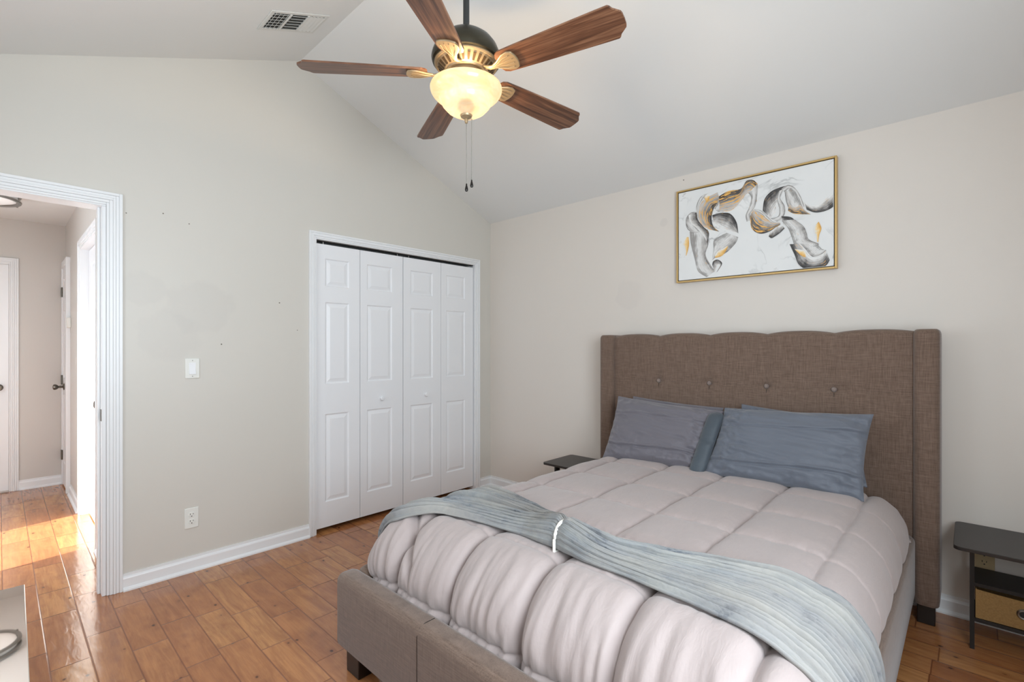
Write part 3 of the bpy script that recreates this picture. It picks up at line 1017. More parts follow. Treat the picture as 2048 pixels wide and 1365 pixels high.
BLADE_ANG = [12.5, 84.5, 156.5, 228.5, 300.5]
PITCH = radians(-13)
for adeg in BLADE_ANG:
    xf = blade_xf(radians(adeg), PITCH)
    h = [(.165 + (x - .165) * 1.025, y) for x, y in outline_r()]
    top = h + [(x, -y) for x, y in h[::-1][1:]]
    mb = MB()
    n = len(top)
    # strip faces along the length for good UVs
    tz = .0035
    prs = h
    vs = []; uvd = {}
    for (x, y) in prs:
        for s_ in (1, -1):
            for zz in (tz, -tz):
                uvd[len(vs)] = (x + adeg * .37, s_ * y + adeg * .11 + .5)
                vs.append((x, s_ * y, zz))
    fs = []
    m = len(prs)
    for i in range(m - 1):
        a, b = i * 4, (i + 1) * 4
        fs += [(a, b, b + 2, a + 2), (a + 1, a + 3, b + 3, b + 1), (a, a + 1, b + 1, b), (a + 2, b + 2, b + 3, a + 3)]
    fs.append((0, 2, 3, 1))
    mb.add(vs, fs); mb.uv = uvd
    bl = obj('blade', mb, M['blade'], e, xf=xf)
    # iron: leaf-shaped plate under the blade with ribs, and a curved arm to the motor
    ir = MB()
    leaf = [(.140, .010), (.160, .016), (.182, .030), (.200, .041), (.226, .047), (.246, .040), (.254, .018), (.256, 0)]
    lo = leaf + [(x, -y) for x, y in leaf[::-1][1:]]
    ir.prism(lo, 'z', -.012, -.0035)
    arm = []
    for k in range(9):
        t_ = k / 8
        x = .075 + .085 * t_
        arm.append((x, 0, .022 - .045 * sin(pi * t_ * .55) + .015 * t_))
    ir.tube(arm, .011, 10, rz=.006)
    iro = obj('blade_iron', ir, M['brass'], e, xf=xf, bevel=.0025)
    rb = MB()
    for s_ in (-1, 1):
        rb.tube([(.152, s_ * .004, -.013), (.175, s_ * .014, -.0145), (.20, s_ * .026, -.0145), (.228, s_ * .029, -.013)], .0022, 6)
        rb.tube([(.160, s_ * .002, -.013), (.20, s_ * .008, -.0145), (.236, s_ * .010, -.013)], .0018, 6)
    obj('iron_ribs', rb, M['brass'], iro, xf=xf, smooth=True)

# ------------------------------------------------------------------ wall art
PX0, PX1, PZ0, PZ1, PD = 1.826, 2.732, 1.7175, 2.330, .038
e = thing('framed_painting', ((PX0 + PX1) / 2, 0, PZ0), 'abstract black, grey and gold swirl painting in a thin gold frame above the bed', 'painting')
ft = .010
fr = MB().box(PX0, PX0 + ft, -PD, 0, PZ0, PZ1).box(PX1 - ft, PX1, -PD, 0, PZ0, PZ1).box(PX0 + ft, PX1 - ft, -PD, 0, PZ0, PZ0 + ft).box(PX0 + ft, PX1 - ft, -PD, 0, PZ1 - ft, PZ1)
obj('frame', fr, M['gold'], e, bevel=.0015)
obj('frame_backing', MB().box(PX0 + ft, PX1 - ft, -.012, -.002, PZ0 + ft, PZ1 - ft), M['framedark'], e)
CG = .005
CX0, CX1, CZ0, CZ1 = PX0 + ft + CG, PX1 - ft - CG, PZ0 + ft + CG, PZ1 - ft - CG
YC = -PD + .005
cv = obj('canvas', MB().box(CX0, CX1, YC, -.012, CZ0, CZ1), M['canvas'], e)


def unproj(cx, cy):
    """photo crop point -> point on the canvas plane, kept inside the canvas"""
    px = 1330 + cx * .21971; py = 290 + cy * .21978
    th = radians(43.3)
    dx = -sin(th) * 968 + cos(th) * (px - 1024); dy = cos(th) * 968 + sin(th) * (px - 1024); dz = 694 - py
    t = (YC + 3.155) / dy
    return (min(CX1 - .002, max(CX0 + .002, 3.25 + dx * t)), min(CZ1 - .002, max(CZ0 + .002, 1.29 + dz * t)))


def catmull(pts, n):
    out = []
    P = [pts[0]] + list(pts) + [pts[-1]]
    segs = len(pts) - 1
    for k in range(n + 1):
        u = k / n * segs
        i = min(int(u), segs - 1); f = u - i
        p0, p1, p2, p3 = P[i], P[i + 1], P[i + 2], P[i + 3]
        out.append(tuple(.5 * ((2 * p1[d]) + (-p0[d] + p2[d]) * f + (2 * p0[d] - 5 * p1[d] + 4 * p2[d] - p3[d]) * f * f + (-p0[d] + 3 * p1[d] - 3 * p2[d] + p3[d]) * f ** 3) for d in range(2)))
    return out


LAY = [0]


def stroke(mat, A, B):
    """painted ribbon between edge curves A (v=0, dark side) and B (v=1)"""
    LAY[0] += 1
    y = YC - .0002 - .00009 * LAY[0]
    n, m = 34, 6
    a = catmull(A, n); b = catmull(B, n)
    LAYo = LAY[0] * 1.37
    mb = MB()
    vs = []; uv = {}
    for i in range(n + 1):
        for j in range(m + 1):
            f = j / m
            cx = a[i][0] * (1 - f) + b[i][0] * f; cz = a[i][1] * (1 - f) + b[i][1] * f
            x, z = unproj(cx, cz)
            uv[len(vs)] = (i / n * 2.0 + LAYo * 3, f)
            vs.append((x, y, z))
    # small thickness of paint
    base = len(vs)
    fs = []
    for i in range(n):
        for j in range(m):
            q = i * (m + 1) + j
            fs.append((q, q + m + 1, q + m + 2, q + 1))
    mb.add(vs, fs); mb.uv = uv
    obj('brush_stroke', mb, M[mat], cv)


# light lower ribbons first
stroke('s_light', [(390, 770), (395, 900), (370, 1000), (420, 1100), (455, 1150)], [(225, 790), (235, 900), (270, 1040), (300, 1150), (380, 1205)])
stroke('s_light', [(290, 610), (230, 620), (190, 680), (200, 760), (250, 800)], [(300, 700), (285, 720), (290, 760), (330, 790), (390, 800)])
stroke('s_dark', [(290, 615), (300, 680), (350, 745), (400, 800), (385, 900)], [(215, 640), (230, 700), (290, 760), (345, 820), (370, 860)])
stroke('s_light', [(668, 840), (640, 900), (560, 980), (470, 1020), (430, 1050)], [(560, 800), (500, 830), (445, 870), (440, 950), (432, 1040)])
stroke('s_dark', [(430, 1090), (440, 1060), (480, 1045), (520, 1080), (480, 1150)], [(455, 1170), (470, 1120), (480, 1100), (495, 1100), (460, 1170)])
stroke('s_dark', [(430, 640), (500, 622), (590, 625), (650, 700), (668, 805)], [(440, 700), (470, 730), (520, 770), (590, 790), (660, 800)])
stroke('s_gold', [(495, 790), (440, 740), (425, 660), (450, 570), (505, 530)], [(400, 770), (330, 720), (300, 620), (340, 510), (480, 430)])
stroke('s_light', [(505, 530), (510, 590), (490, 610), (470, 600), (455, 580)], [(490, 500), (470, 540), (460, 560), (452, 575), (450, 585)])
stroke('s_light', [(440, 425), (380, 450), (340, 500), (300, 580), (310, 700)], [(360, 450), (320, 480), (290, 540), (285, 600), (295, 650)])
stroke('s_gold', [(490, 470), (580, 420), (690, 400), (740, 330), (800, 320), (840, 350)], [(500, 610), (590, 600), (650, 560), (700, 500), (760, 440), (835, 520)])
stroke('s_light', [(845, 350), (840, 450), (820, 560), (780, 620), (770, 690)], [(760, 440), (785, 480), (770, 560), (735, 640), (745, 700)])
stroke('s_gold', [(775, 650), (790, 760), (860, 808), (950, 790), (1050, 725)], [(800, 590), (850, 600), (900, 640), (960, 690), (1050, 710)])
stroke('s_light', [(810, 585), (880, 600), (940, 660), (1010, 710), (1080, 640)], [(820, 600), (880, 630), (930, 680), (1000, 715), (1085, 660)])
stroke('s_dark', [(890, 600), (905, 500), (960, 430), (1040, 390), (1110, 370)], [(960, 670), (990, 640), (1010, 600), (1040, 520), (1080, 400)])
stroke('s_light', [(1080, 400), (1050, 480), (1090, 560), (1085, 640), (1020, 700)], [(1040, 420), (1020, 500), (1040, 580), (1030, 650), (960, 670)])
stroke('s_light', [(1060, 400), (1120, 365), (1180, 390), (1230, 460), (1270, 560)], [(1090, 430), (1130, 400), (1170, 420), (1210, 480), (1250, 580)])
stroke('s_light', [(1090, 430), (1110, 540), (1150, 600), (1230, 630), (1320, 632)], [(1140, 400), (1180, 430), (1215, 500), (1250, 570), (1300, 620)])
stroke('s_gold', [(1120, 600), (1170, 625), (1230, 632), (1280, 632), (1330, 632)], [(1130, 540), (1190, 570), (1230, 545), (1260, 580), (1300, 620)])
stroke('s_dark', [(1290, 590), (1360, 615), (1430, 610), (1500, 585), (1550, 550)], [(1265, 510), (1320, 550), (1400, 540), (1480, 480), (1548, 405)])
stroke('s_dark', [(1060, 650), (1150, 660), (1200, 720), (1215, 800), (1240, 900)], [(1075, 720), (1120, 760), (1150, 820), (1170, 870), (1190, 900)])
stroke('s_light', [(1180, 680), (1260, 740), (1290, 800), (1310, 860), (1400, 900)], [(1060, 690), (1120, 760), (1150, 830), (1170, 890), (1180, 930)])
stroke('s_dark', [(1135, 905), (1180, 1000), (1220, 1090), (1300, 1132), (1450, 1110), (1500, 1050)], [(1230, 900), (1280, 950), (1310, 990), (1350, 1020), (1420, 1000), (1460, 950)])
stroke('s_light', [(1230, 900), (1280, 950), (1310, 990), (1350, 1020), (1420, 1000), (1470, 960)], [(1400, 900), (1400, 920), (1410, 930), (1420, 940), (1430, 950), (1440, 950)])
stroke('s_dark', [(945, 835), (970, 850), (1000, 835), (1050, 800), (1090, 760)], [(960, 790), (985, 770), (1010, 750), (1040, 740), (1070, 735)])
for A_, B_ in (([(1400, 700), (1425, 760), (1405, 820), (1395, 885)], [(1365, 740), (1355, 780), (1375, 820), (1385, 885)]),
               ([(215, 840), (220, 900), (210, 960), (195, 1010)], [(195, 840), (165, 900), (185, 950), (190, 1010)]),
               ([(460, 1030), (520, 1010), (560, 960), (575, 925)], [(455, 1010), (480, 970), (520, 950), (570, 920)]),
               ([(1190, 960), (1230, 1000), (1260, 1020), (1280, 1022)], [(1180, 950), (1240, 955), (1280, 970), (1285, 1015)]),
               ([(360, 480), (380, 520), (400, 500), (410, 470)], [(350, 490), (370, 460), (390, 455), (412, 465)])):
    stroke('s_dab', A_, B_)

# ------------------------------------------------------------------ bed frame
BXL, BXR, BYF = 1.444, 3.070, -2.250
RZ0, RZ1 = .130, .405
e = thing('bed_frame', ((BXL + BXR) / 2, (BYF - .05) / 2, 0), 'queen bed frame upholstered in brown linen with a wingback headboard', 'bed')
BED = e


def rounded_rail(mb, axis, lo, hi, a0, a1, z0, z1, r_out=.028, out=-1):
    """upholstered rail: section rounded on top, run between a0 and a1"""
    sec = [(lo, z0 + .008), (lo + .008, z0), (hi - .008, z0), (hi, z0 + .008)]
    for k in range(7):
        q = pi / 2 * k / 6
        sec.append((hi - r_out + r_out * cos(q), z1 - r_out + r_out * sin(q)))
    for k in range(7):
        q = pi / 2 + pi / 2 * k / 6
        sec.append((lo + r_out + r_out * cos(q), z1 - r_out + r_out * sin(q)))
    n = len(sec)
    N = 60
    # slightly pinched ends and seams
    ends = [a0, a0 + .004, a0 + .012, a0 + .03] + [a0 + .03 + (a1 - a0 - .06) * k / N for k in range(1, N)] + [a1 - .03, a1 - .012, a1 - .004, a1]
    cx, cz = (lo + hi) / 2, (z0 + z1) / 2
    vs = []
    for a in ends:
        de = min(a - a0, a1 - a)
        sh = 0.0
        if de < .03: sh = .016 * (1 - sqrt(max(0, 1 - (1 - de / .03) ** 2)))
        for (p, z) in sec:
            dp = p - cx; dz = z - cz
            p2 = cx + dp - (sh if dp > 0 else -sh) * min(1, abs(dp) / .02)
            z2 = cz + dz - (sh if dz > 0 else -sh) * min(1, abs(dz) / .03)
            z2 += .0012 * noise.noise(Vector((a * 9, p * 10, 0))) if dz > 0 else 0
            vs.append((p2, a, z2) if axis == 'y' else (a, p2, z2))
    fs = []
    for i in range(len(ends) - 1):
        for k in range(n):
            k2 = (k + 1) % n
            fs.append((i * n + k, i * n + k2, (i + 1) * n + k2, (i + 1) * n + k))
    fs.append(tuple(range(n))); fs.append(tuple((len(ends) - 1) * n + k for k in range(n)))
    return mb.add(vs, fs)


fb = obj('footboard', rounded_rail(MB(), 'x', BYF, BYF + .092, BXL, BXR, RZ0, RZ1), M['linen'], e, smooth=True, angle=50)
for sx in (BXL + (BXR - BXL) / 3, BXL + 2 * (BXR - BXL) / 3):
    obj('seam', MB().tube([(sx, BYF - .0008, RZ0 + .02), (sx, BYF - .0012, RZ1 - .03), (sx, BYF + .010, RZ1 - .007), (sx, BYF + .03, RZ1 + .0008), (sx, BYF + .07, RZ1 + .0008)], .0008, 6), M['edge'], fb)
obj('side_rail', rounded_rail(MB(), 'y', BXR - .078, BXR, BYF + .090, -.19, RZ0, RZ1 - .003), M['linen'], e, smooth=True, angle=50)
obj('side_rail', rounded_rail(MB(), 'y', BXL, BXL + .078, BYF + .090, -.19, RZ0, RZ1 - .003), M['linen'], e, smooth=True, angle=50)
obj('platform', MB().box(BXL + .075, BXR - .075, BYF + .09, -.19, .26, .30), M['darkwood'], e)
LG = .092
for (lx, ly) in ((BXL - .008 + .0, BYF + .048), (BXR - LG - .03, BYF + .048)):
    lx0 = lx if lx > 2 else 1.434 + .012
    obj('leg', MB().prism([(lx0, 0), (lx0 + LG, 0), (lx0 + LG, RZ0 + .005), (lx0 - .004, RZ0 + .005)], 'y', ly, ly + LG), M['darkwood'], e, bevel=.003)
obj('leg', MB().box(2.2, 2.28, -1.3, -1.22, 0, .262), M['darkwood'], e, bevel=.003)

# headboard
HB0, HB1, HP = 1.440, 3.078, -.190
hb_seams = [1.776, 2.104, 2.424, 2.745]
cells = [HB0] + hb_seams + [HB1]
HT = 1.362


def hb_puff(x, z):
    # distance to nearest vertical seam
    i = 0
    while i < len(cells) - 2 and x > cells[i + 1]: i += 1
    c0, c1 = cells[i], cells[i + 1]
    t = (x - c0) / (c1 - c0)
    px = 1 - (2 * abs(t - .5)) ** 14
    dz = min(abs(z - 1.068), abs(z - .672) * .8)
    pz = 1 - math.exp(-dz / .025)
    # button dimples
    b = 0
    for s_ in hb_seams:
        d = sqrt((x - s_) ** 2 + (z - 1.068) ** 2)
        b += .012 * math.exp(-(d / .022) ** 2)
    return .006 * px + .003 * pz - b


def hb_top(x):
    i = 0
    while i < len(cells) - 2 and x > cells[i + 1]: i += 1
    t = (x - cells[i]) / (cells[i + 1] - cells[i])
    return HT + .015 * (1 - (2 * abs(t - .5)) ** 2.4)


def hb_fn(u, v):
    x = HB0 + (HB1 - HB0) * u
    tp = hb_top(x)
    zb = .32
    if v < .86:
        z = zb + (tp - .03 - zb) * v / .86
        return (x, HP - hb_puff(x, z), z)
    if v < .94:
        q = (v - .86) / .08 * pi / 2
        r = .03
        pf = hb_puff(x, tp - .03)
        return (x, HP - pf + r - r * cos(q), tp - .03 + r * sin(q))
    q = (v - .94) / .06
    return (x, HP + .03 + (.10 - .03) * q, tp - .004 * q)


hp = obj('headboard_panel', MB().grid(220, 110, hb_fn, uvs=False).box(HB0, HB1, HP + .05, HP + .10, .32, HT - .01), M['linen'], e, smooth=True, angle=80)
for s_ in hb_seams:
    obj('tuft_button', MB().lathe([(.001, -.012), (.008, -.0105), (.012, -.005), (.013, 0), (.009, .003), (.001, .003)], (s_, HP + .001, 1.068), 20, 'y'), M['button'], hp, smooth=True)
sm = MB()
for s_ in hb_seams:
    sm.tube([(s_, HP - .0022 - hb_puff(s_, .70) + .003, .70), (s_, HP - hb_puff(s_, .9) + .001, .95), (s_, HP - hb_puff(s_, 1.0) + .001, 1.05)], .0011, 5)
    sm.tube([(s_, HP - hb_puff(s_, 1.09) + .001, 1.09), (s_, HP - hb_puff(s_, 1.2) + .0008, 1.2), (s_, HP - hb_puff(s_, 1.3) + .0008, 1.33)], .0011, 5)
sm.tube([(HB0 + .01 + (HB1 - HB0 - .02) * k / 60, HP - hb_puff(HB0 + .01 + (HB1 - HB0 - .02) * k / 60, 1.068) + .0008, 1.068) for k in range(61)], .0011, 5)
obj('stitch_lines', sm, M['edge'], hp)


def wing(x0, x1, flip):
    """padded wing: rounded front edge, runs full height"""
    yb, yf = -.045, -.235
    r = .032
    sec = []
    for k in range(9):
        q = pi + pi / 2 * k / 8
        sec.append((x0 + r + r * cos(q), yf + r + r * sin(q)))
    for k in range(9):
        q = 3 * pi / 2 + pi / 2 * k / 8
        sec.append((x1 - r + r * cos(q), yf + r + r * sin(q)))
    sec += [(x1, -.12), (x1, yb), (x0, yb), (x0, -.12)]
    zs = [.095, .10, .13] + [.13 + (HT + .002 - .16) * k / 24 for k in range(1, 25)] + [HT - .012, HT - .002, HT + .006, HT + .010]
    cx, cyy = (x0 + x1) / 2, (yf + yb) / 2
    vs = []
    for z in zs:
        top = HT + .010
        d = min(top - z, z - .09)
        s_ = 1.0
        if d < .03: s_ = .75 + .25 * sqrt(max(0, 1 - (1 - max(0, d) / .03) ** 2))
        for (x, y) in sec:
            vs.append((cx + (x - cx) * s_, cyy + (y - cyy) * (s_ * .5 + .5), z))
    n = len(sec); fs = []
    for i in range(len(zs) - 1):
        for k in range(n):
            k2 = (k + 1) % n
            fs.append((i * n + k, i * n + k2, (i + 1) * n + k2, (i + 1) * n + k))
    fs.append(tuple(range(n))); fs.append(tuple((len(zs) - 1) * n + k for k in range(n)))
    return MB().add(vs, fs)


obj('wing', wing(1.343, 1.452, 0), M['linen'], e, smooth=True, angle=60)
obj('wing', wing(3.062, 3.158, 1), M['linen'], e, smooth=True, angle=60)
obj('leg', MB().box(3.075, 3.14, -.20, -.13, 0, .10), M['darkwood'], e, bevel=.003)
obj('leg', MB().box(1.36, 1.425, -.20, -.13, 0, .10), M['darkwood'], e, bevel=.003)

# ------------------------------------------------------------------ mattress and comforter
CXC = 2.262
tag(obj('mattress', MB().box(CXC - .70, CXC + .70, -2.10, -.22, .301, .52), M['mattress'], None, bevel=.05, seg=4),
    'white mattress hidden under the taupe comforter on the bed', 'mattress')

CR, CA, CB0, CB1 = .19, .575, -1.938, -.43
CTOP = .600
PN = 3.6
a_seams = [-.85 + .30 * k for k in range(7)]     # -.85 .. .95
b_seams = [-2.46, -2.243, -1.945, -1.62, -1.30, -.975, -.65, -.325, -.0]


def cell(v, seams):
    for i in range(len(seams) - 1):
        if v < seams[i + 1] or i == len(seams) - 2:
            c0, c1 = seams[i], seams[i + 1]
            t = (v - c0) / (c1 - c0)
            t = min(1, max(0, t))
            return min(t, 1 - t) * 2, min(abs(v - c0), abs(v - c1)), i
    return 0, 0, 0


def puffy(a, b, wr=True):
    b2 = b + .010 * noise.noise(Vector((a * 3.1, b * 3, 4.0)))
    a2 = a + .008 * noise.noise(Vector((a * 3, b * 3.3, 9.0)))
    ta, da, ia = cell(a2, a_seams)
    tb, db, ib = cell(b2, b_seams)
    fa = 1 - (1 - ta) ** 6.0
    fb_ = 1 - (1 - tb) ** 5.0
    foot = max(0.0, min(1.0, (-b - 1.86) / .12))
    side = max(0.0, min(1.0, (a - .60) / .08))
    A = .024 + .020 * foot
    wb = .80 * (1 - .8 * side) * (1 - .62 * math.exp(-((b + 1.945) / .07) ** 2)) * (1 - .4 * foot)
    h = A * (1 - .9 * (1 - fa)) * (1 - wb * (1 - fb_)) + .010 * side
    if wr:
        # puckers next to the seams, running perpendicular to them
        pk = math.exp(-db / .035) * noise.noise(Vector((a * 34, b * 5, 1.3))) * .0052
        pk += math.exp(-da / .03) * noise.noise(Vector((a * 5, b * 30, 7.3))) * .0036
        # soft body wrinkles
        bw = noise.noise(Vector((a * 7 + 3, b * 7, 2.2))) * .0035 + noise.noise(Vector((a * 17, b * 14, 5.2))) * .0016
        # long vertical folds hanging on the foot side
        low = max(0.0, min(1.0, (-b - 2.0) / .16))
        ff = foot * (.25 + .75 * low) * (noise.noise(Vector((a * 26 + 2.5 * noise.noise(Vector((a * 3, b * 5, 3))), b * 2.4, 11.0))) * .012
                     + noise.noise(Vector((a * 48, b * 4, 15.0))) * .005
                     - abs(noise.noise(Vector((a * 12, b * 1.3, 17.0)))) * .012)
        ff -= .009 * math.exp(-(da / .007) ** 2) * (.45 + .55 * foot) + .004 * math.exp(-(db / .007) ** 2)
        hem = math.exp(-((b + 2.243) / .03) ** 2) * noise.noise(Vector((a * 42, b * 9, 21.0))) * .008
        h += pk + bw + ff + hem
        # corner fold at foot-left
        if a < -.45 and b < -1.9:
            d = abs((a + .62) * .75 + (b + 2.02) * .66 - .02)
            h -= .028 * math.exp(-(d / .016) ** 2)
    return h


def S(a, b, extra, wr=True):
    """cloth coordinates -> point on the draped bed surface, raised by puff + extra along the normal"""
    ca = max(-CA, min(CA, a)); cb = max(CB0, min(CB1, b))
    ox, oy = a - ca, b - cb
    L = sqrt(ox * ox + oy * oy)
    L = (abs(ox) ** PN + abs(oy) ** PN) ** (1 / PN)
    if L < 1e-6: nx = ny = 0.0
    else: nx, ny = ox / L, oy / L
    ph = min(L / CR, pi / 2)
    hor = CR * sin(ph); dn = CR * (1 - cos(ph)) + max(0, L - CR * pi / 2)
    h = puffy(a, b, wr) + extra
    N = (nx * sin(ph), ny * sin(ph), cos(ph))
    return (CXC + ca + nx * hor + N[0] * h, cb + ny * hor + N[1] * h, CTOP - dn + N[2] * h)


def Lmax_pt(a, b, lm):
    ca = max(-CA, min(CA, a)); cb = max(CB0, min(CB1, b))
    ox, oy = a - ca, b - cb
    L = (abs(ox) ** PN + abs(oy) ** PN) ** (1 / PN)
    # hem reach differs: longer at the foot, shorter on the sides
    if L < 1e-6: return a, b
    w_ = (oy / L) ** 2 if oy < 0 else 0
    m = .300 + (.372 - .300) * w_
    if oy > 0: m = .300 - .0 * w_
    if L > m:
        return ca + ox / L * m, cb + oy / L * m
    return a, b


A0, A1 = -CA - .302, CA + .302
B0, B1 = CB0 - .374, CB1 + .26


def comf_fn(u, v):
    a, b = Lmax_pt(A0 + (A1 - A0) * u, B0 + (B1 - B0) * v, 0)
    return S(a, b, 0.0)


cf = obj('comforter', MB().grid(400, 480, comf_fn, uvs=False), M['comf'], None, smooth='full')
sol = cf.modifiers.new('thick', 'SOLIDIFY'); sol.thickness = .012; sol.offset = -1
tag(cf, 'puffy light taupe box-stitched comforter covering the bed', 'comforter')

# ------------------------------------------------------------------ throw blanket
TC = [(-.90, -1.825, .245), (-.80, -1.825, .245), (-.66, -1.815, .24), (-.49, -1.775, .185), (-.30, -1.78, .145), (-.15, -1.80, .105), (-.05, -1.845, .066), (.01, -1.862, .050),
      (.06, -1.862, .064), (.14, -1.850, .088), (.28, -1.815, .125), (.45, -1.785, .165), (.62, -1.765, .205), (.74, -1.745, .222), (.88, -1.73, .230)]


def interp(a):
    for i in range(len(TC) - 1):
        if a <= TC[i + 1][0] or i == len(TC) - 2:
            t = (a - TC[i][0]) / (TC[i + 1][0] - TC[i][0])
            t = min(1, max(0, t))
            t = t * t * (3 - 2 * t) * .5 + t * .5
            return TC[i][1] * (1 - t) + TC[i + 1][1] * t, TC[i][2] * (1 - t) + TC[i + 1][2] * t
    return TC[-1][1], TC[-1][2]


TA0, TA1 = -CA - .29, CA + .315


def throw_body(a, t):
    dist = abs(a - .01)
    g = math.exp(-(dist / .13) ** 2)
    prof = sqrt(max(0, 1 - abs(t) ** 2.6))
    return (.010 + .044 * g) * prof + .010 * math.exp(-dist / .35) * prof


def throw_h(a, t):
    dist = abs(a - .01)
    g = math.exp(-(dist / .13) ** 2)
    prof = sqrt(max(0, 1 - abs(t) ** 2.6))
    body = (.010 + .044 * g) * prof + .010 * math.exp(-dist / .35) * prof
    nr = 23
    wob = .25 * noise.noise(Vector((a * 2.2, t * 2, 3.0)))
    rp = t * nr / 2 + wob
    rb = abs(sin(pi * rp))
    amp = 1.0 + .9 * noise.noise(Vector((floor(rp) * 3.7, a * 1.5, 4.4)))
    rib = (.021 + .004 * math.exp(-dist / .3)) * (rb ** 1.15) * amp
    fold = .014 * noise.noise(Vector((a * 2.0, t * 4.2, 8.0))) * min(1, dist / .10) * (1 - .5 * abs(t))
    fold += .010 * noise.noise(Vector((a * 3.0 + 5, t * 9.0, 2.0)))* (0.4 + math.exp(-dist / .25))
    fuzz = .0010 * noise.noise(Vector((a * 70, t * 30, 1.0)))
    pinch = -.012 * math.exp(-((a - .01) / .012) ** 2)
    fold *= .45
    return body + (rib + fuzz) * min(1, prof * 2.5) + max(-.004, fold) * prof + pinch * prof


NS, NTt = 330, 260


def throw_fn(u, v):
    a = TA0 + (TA1 - TA0) * u
    t = -1 + 2 * v
    c, w_ = interp(a)
    edge = 1 + .03 * noise.noise(Vector((a * 9, t * .2 + (3 if t > 0 else -3), 6.0))) * (abs(t) > .9)
    b = c + w_ * t * edge
    aa, bb = a, b
    # ends droop along the side
    foot = max(0.0, min(1.0, (-b - 1.86) / .12))
    full = .024 + .020 * foot
    k = 1.0
    h0 = puffy(aa, bb, True)
    return S(aa, bb, .001 + throw_h(a, t) + (max(full, h0) - h0) * k, True)


tb = obj('throw_blanket', MB().grid(NS, NTt, throw_fn), M['plush'], None, smooth='full')
sol = tb.modifiers.new('thick', 'SOLIDIFY'); sol.thickness = .006; sol.offset = -1
tag(tb, 'ribbed blue-grey plush throw gathered in the middle across the foot of the bed', 'throw blanket')
# white ribbon tie
c, w_ = interp(.01)
p = []
for k in range(40):
    q = 2 * pi * k / 40
    t = cos(q)
    b = c + (w_ + .006) * t
    if sin(q) >= 0: z = throw_body(.01, max(-.97, min(.97, t))) + .010 * sin(q) + .004
    else: z = -.006
    base = S(.01, b, max(z, -.004) if sin(q) >= 0 else -.004, False)
    base = (base[0], base[1], base[2] + (.012 if sin(q) >= 0 else 0))
    p.append(base)
zb_ = sum(q[2] for q in p) / len(p)
tie = obj('blanket_tie', MB().tube(p, .006, 10, closed=True, rz=.005), M['tie'], None, smooth=True)
tag(tie, 'white ribbon tied round the gathered middle of the plush throw', 'ribbon tie')


# ------------------------------------------------------------------ pillows
def pillow(name, corners, thick, mat, label, seed, cat='pillow', group=None, creases=True):
    """corners: TL, TR, BR, BL of its middle plane (world)"""
    TL, TR, BR, BL = [Vector(c) for c in corners]
    nrm = ((TR - BL).cross(TL - BR)).normalized()
    if nrm.y > 0: nrm = -nrm
    n = 90
    mb = MB()

    def surf(side):
        def fn(u, v):
            p = (BL * (1 - u) + BR * u) * (1 - v) + (TL * (1 - u) + TR * u) * v
            x, y = 2 * u - 1, 2 * v - 1
            # pull edges in between the corners
            inx = .045 * (1 - y * y) ** 1.0 * (x ** 3); iny = .05 * (1 - x * x) * (y ** 3)
            p = p - (BR - BL) * inx * .5 - (TL - BL) * iny * .5
            t = (max(0, 1 - x ** 4) * max(0, 1 - y ** 4)) ** .55
            h = thick * .5 * t
            if side > 0:
                e_ = (1 - t)
                w1 = noise.noise(Vector((x * 2.0 + seed, y * 7 + x * 1.5, seed))) * .008
                w2 = abs(noise.noise(Vector((x * 5 + seed, (y + .5 * x) * 6, seed + 4)))) * -.014 * max(0, (abs(x) - .35)) * 1.6
                w3 = noise.noise(Vector((x * 16, y * 5 + seed, 3.3))) * .005 * max(0, -y)
                h += (w1 + w2 + w3) * 1.5 * min(1, t * 2)
                if creases:
                    for yy, dep in ((.50 + .05 * x, .005), (-.50 + .04 * sin(3 * x), .009)):
                        d = y - yy - .03 * noise.noise(Vector((x * 3, seed, 2)))
                        h += dep * (math.exp(-(d / .035) ** 2) - .9 * math.exp(-((d + .055) / .03) ** 2)) * min(1, t * 2)
                    # gathered folds next to the open end
                    ex = math.exp(-((x + .72 if seed > 2 else x - .70) / .16) ** 2)
                    h += ex * noise.noise(Vector((x * 10, y * 11 + x * 7, seed))) * .012
            return tuple(p + nrm * (side * h))
        return fn
    mb.grid(n, n, surf(1), uvs=False)
    mb.grid(n // 2, n // 2, surf(-1), uvs=False)
    o = obj(name, mb, mat, None, smooth='full')
    tag(o, label, cat, 'pillows against the headboard')
    return o


# rear pair, nearly upright against the headboard
pillow('pillow', [(1.630, -.262, .962), (2.215, -.262, .935), (2.20, -.345, .625), (1.60, -.345, .625)], .09, M['pillow_l'],
       'grey pillow tucked behind the left front pillow against the headboard', 1.0, creases=False)
pillow('pillow', [(2.315, -.262, .965), (2.88, -.262, .935), (2.905, -.345, .625), (2.27, -.345, .625)], .09, M['pillow_r'],
       'grey pillow tucked behind the right blue-grey pillow against the headboard', 6.0, creases=False)
pL = pillow('pillow', [(1.585, -.375, .968), (2.255, -.355, .928), (2.205, -.510, .592), (1.600, -.585, .602)], .13, M['pillow_l'],
            'wrinkled grey pillow leaning on the headboard, front left of the bed', 1.7)
pR = pillow('pillow', [(2.262, -.375, .950), (2.930, -.355, .975), (2.915, -.525, .602), (2.205, -.550, .602)], .13, M['pillow_r'],
            'blue-grey pillow leaning on the headboard, front right of the bed', 3.1)
# velvet inner end showing at the right of the left front pillow
mbv = MB()


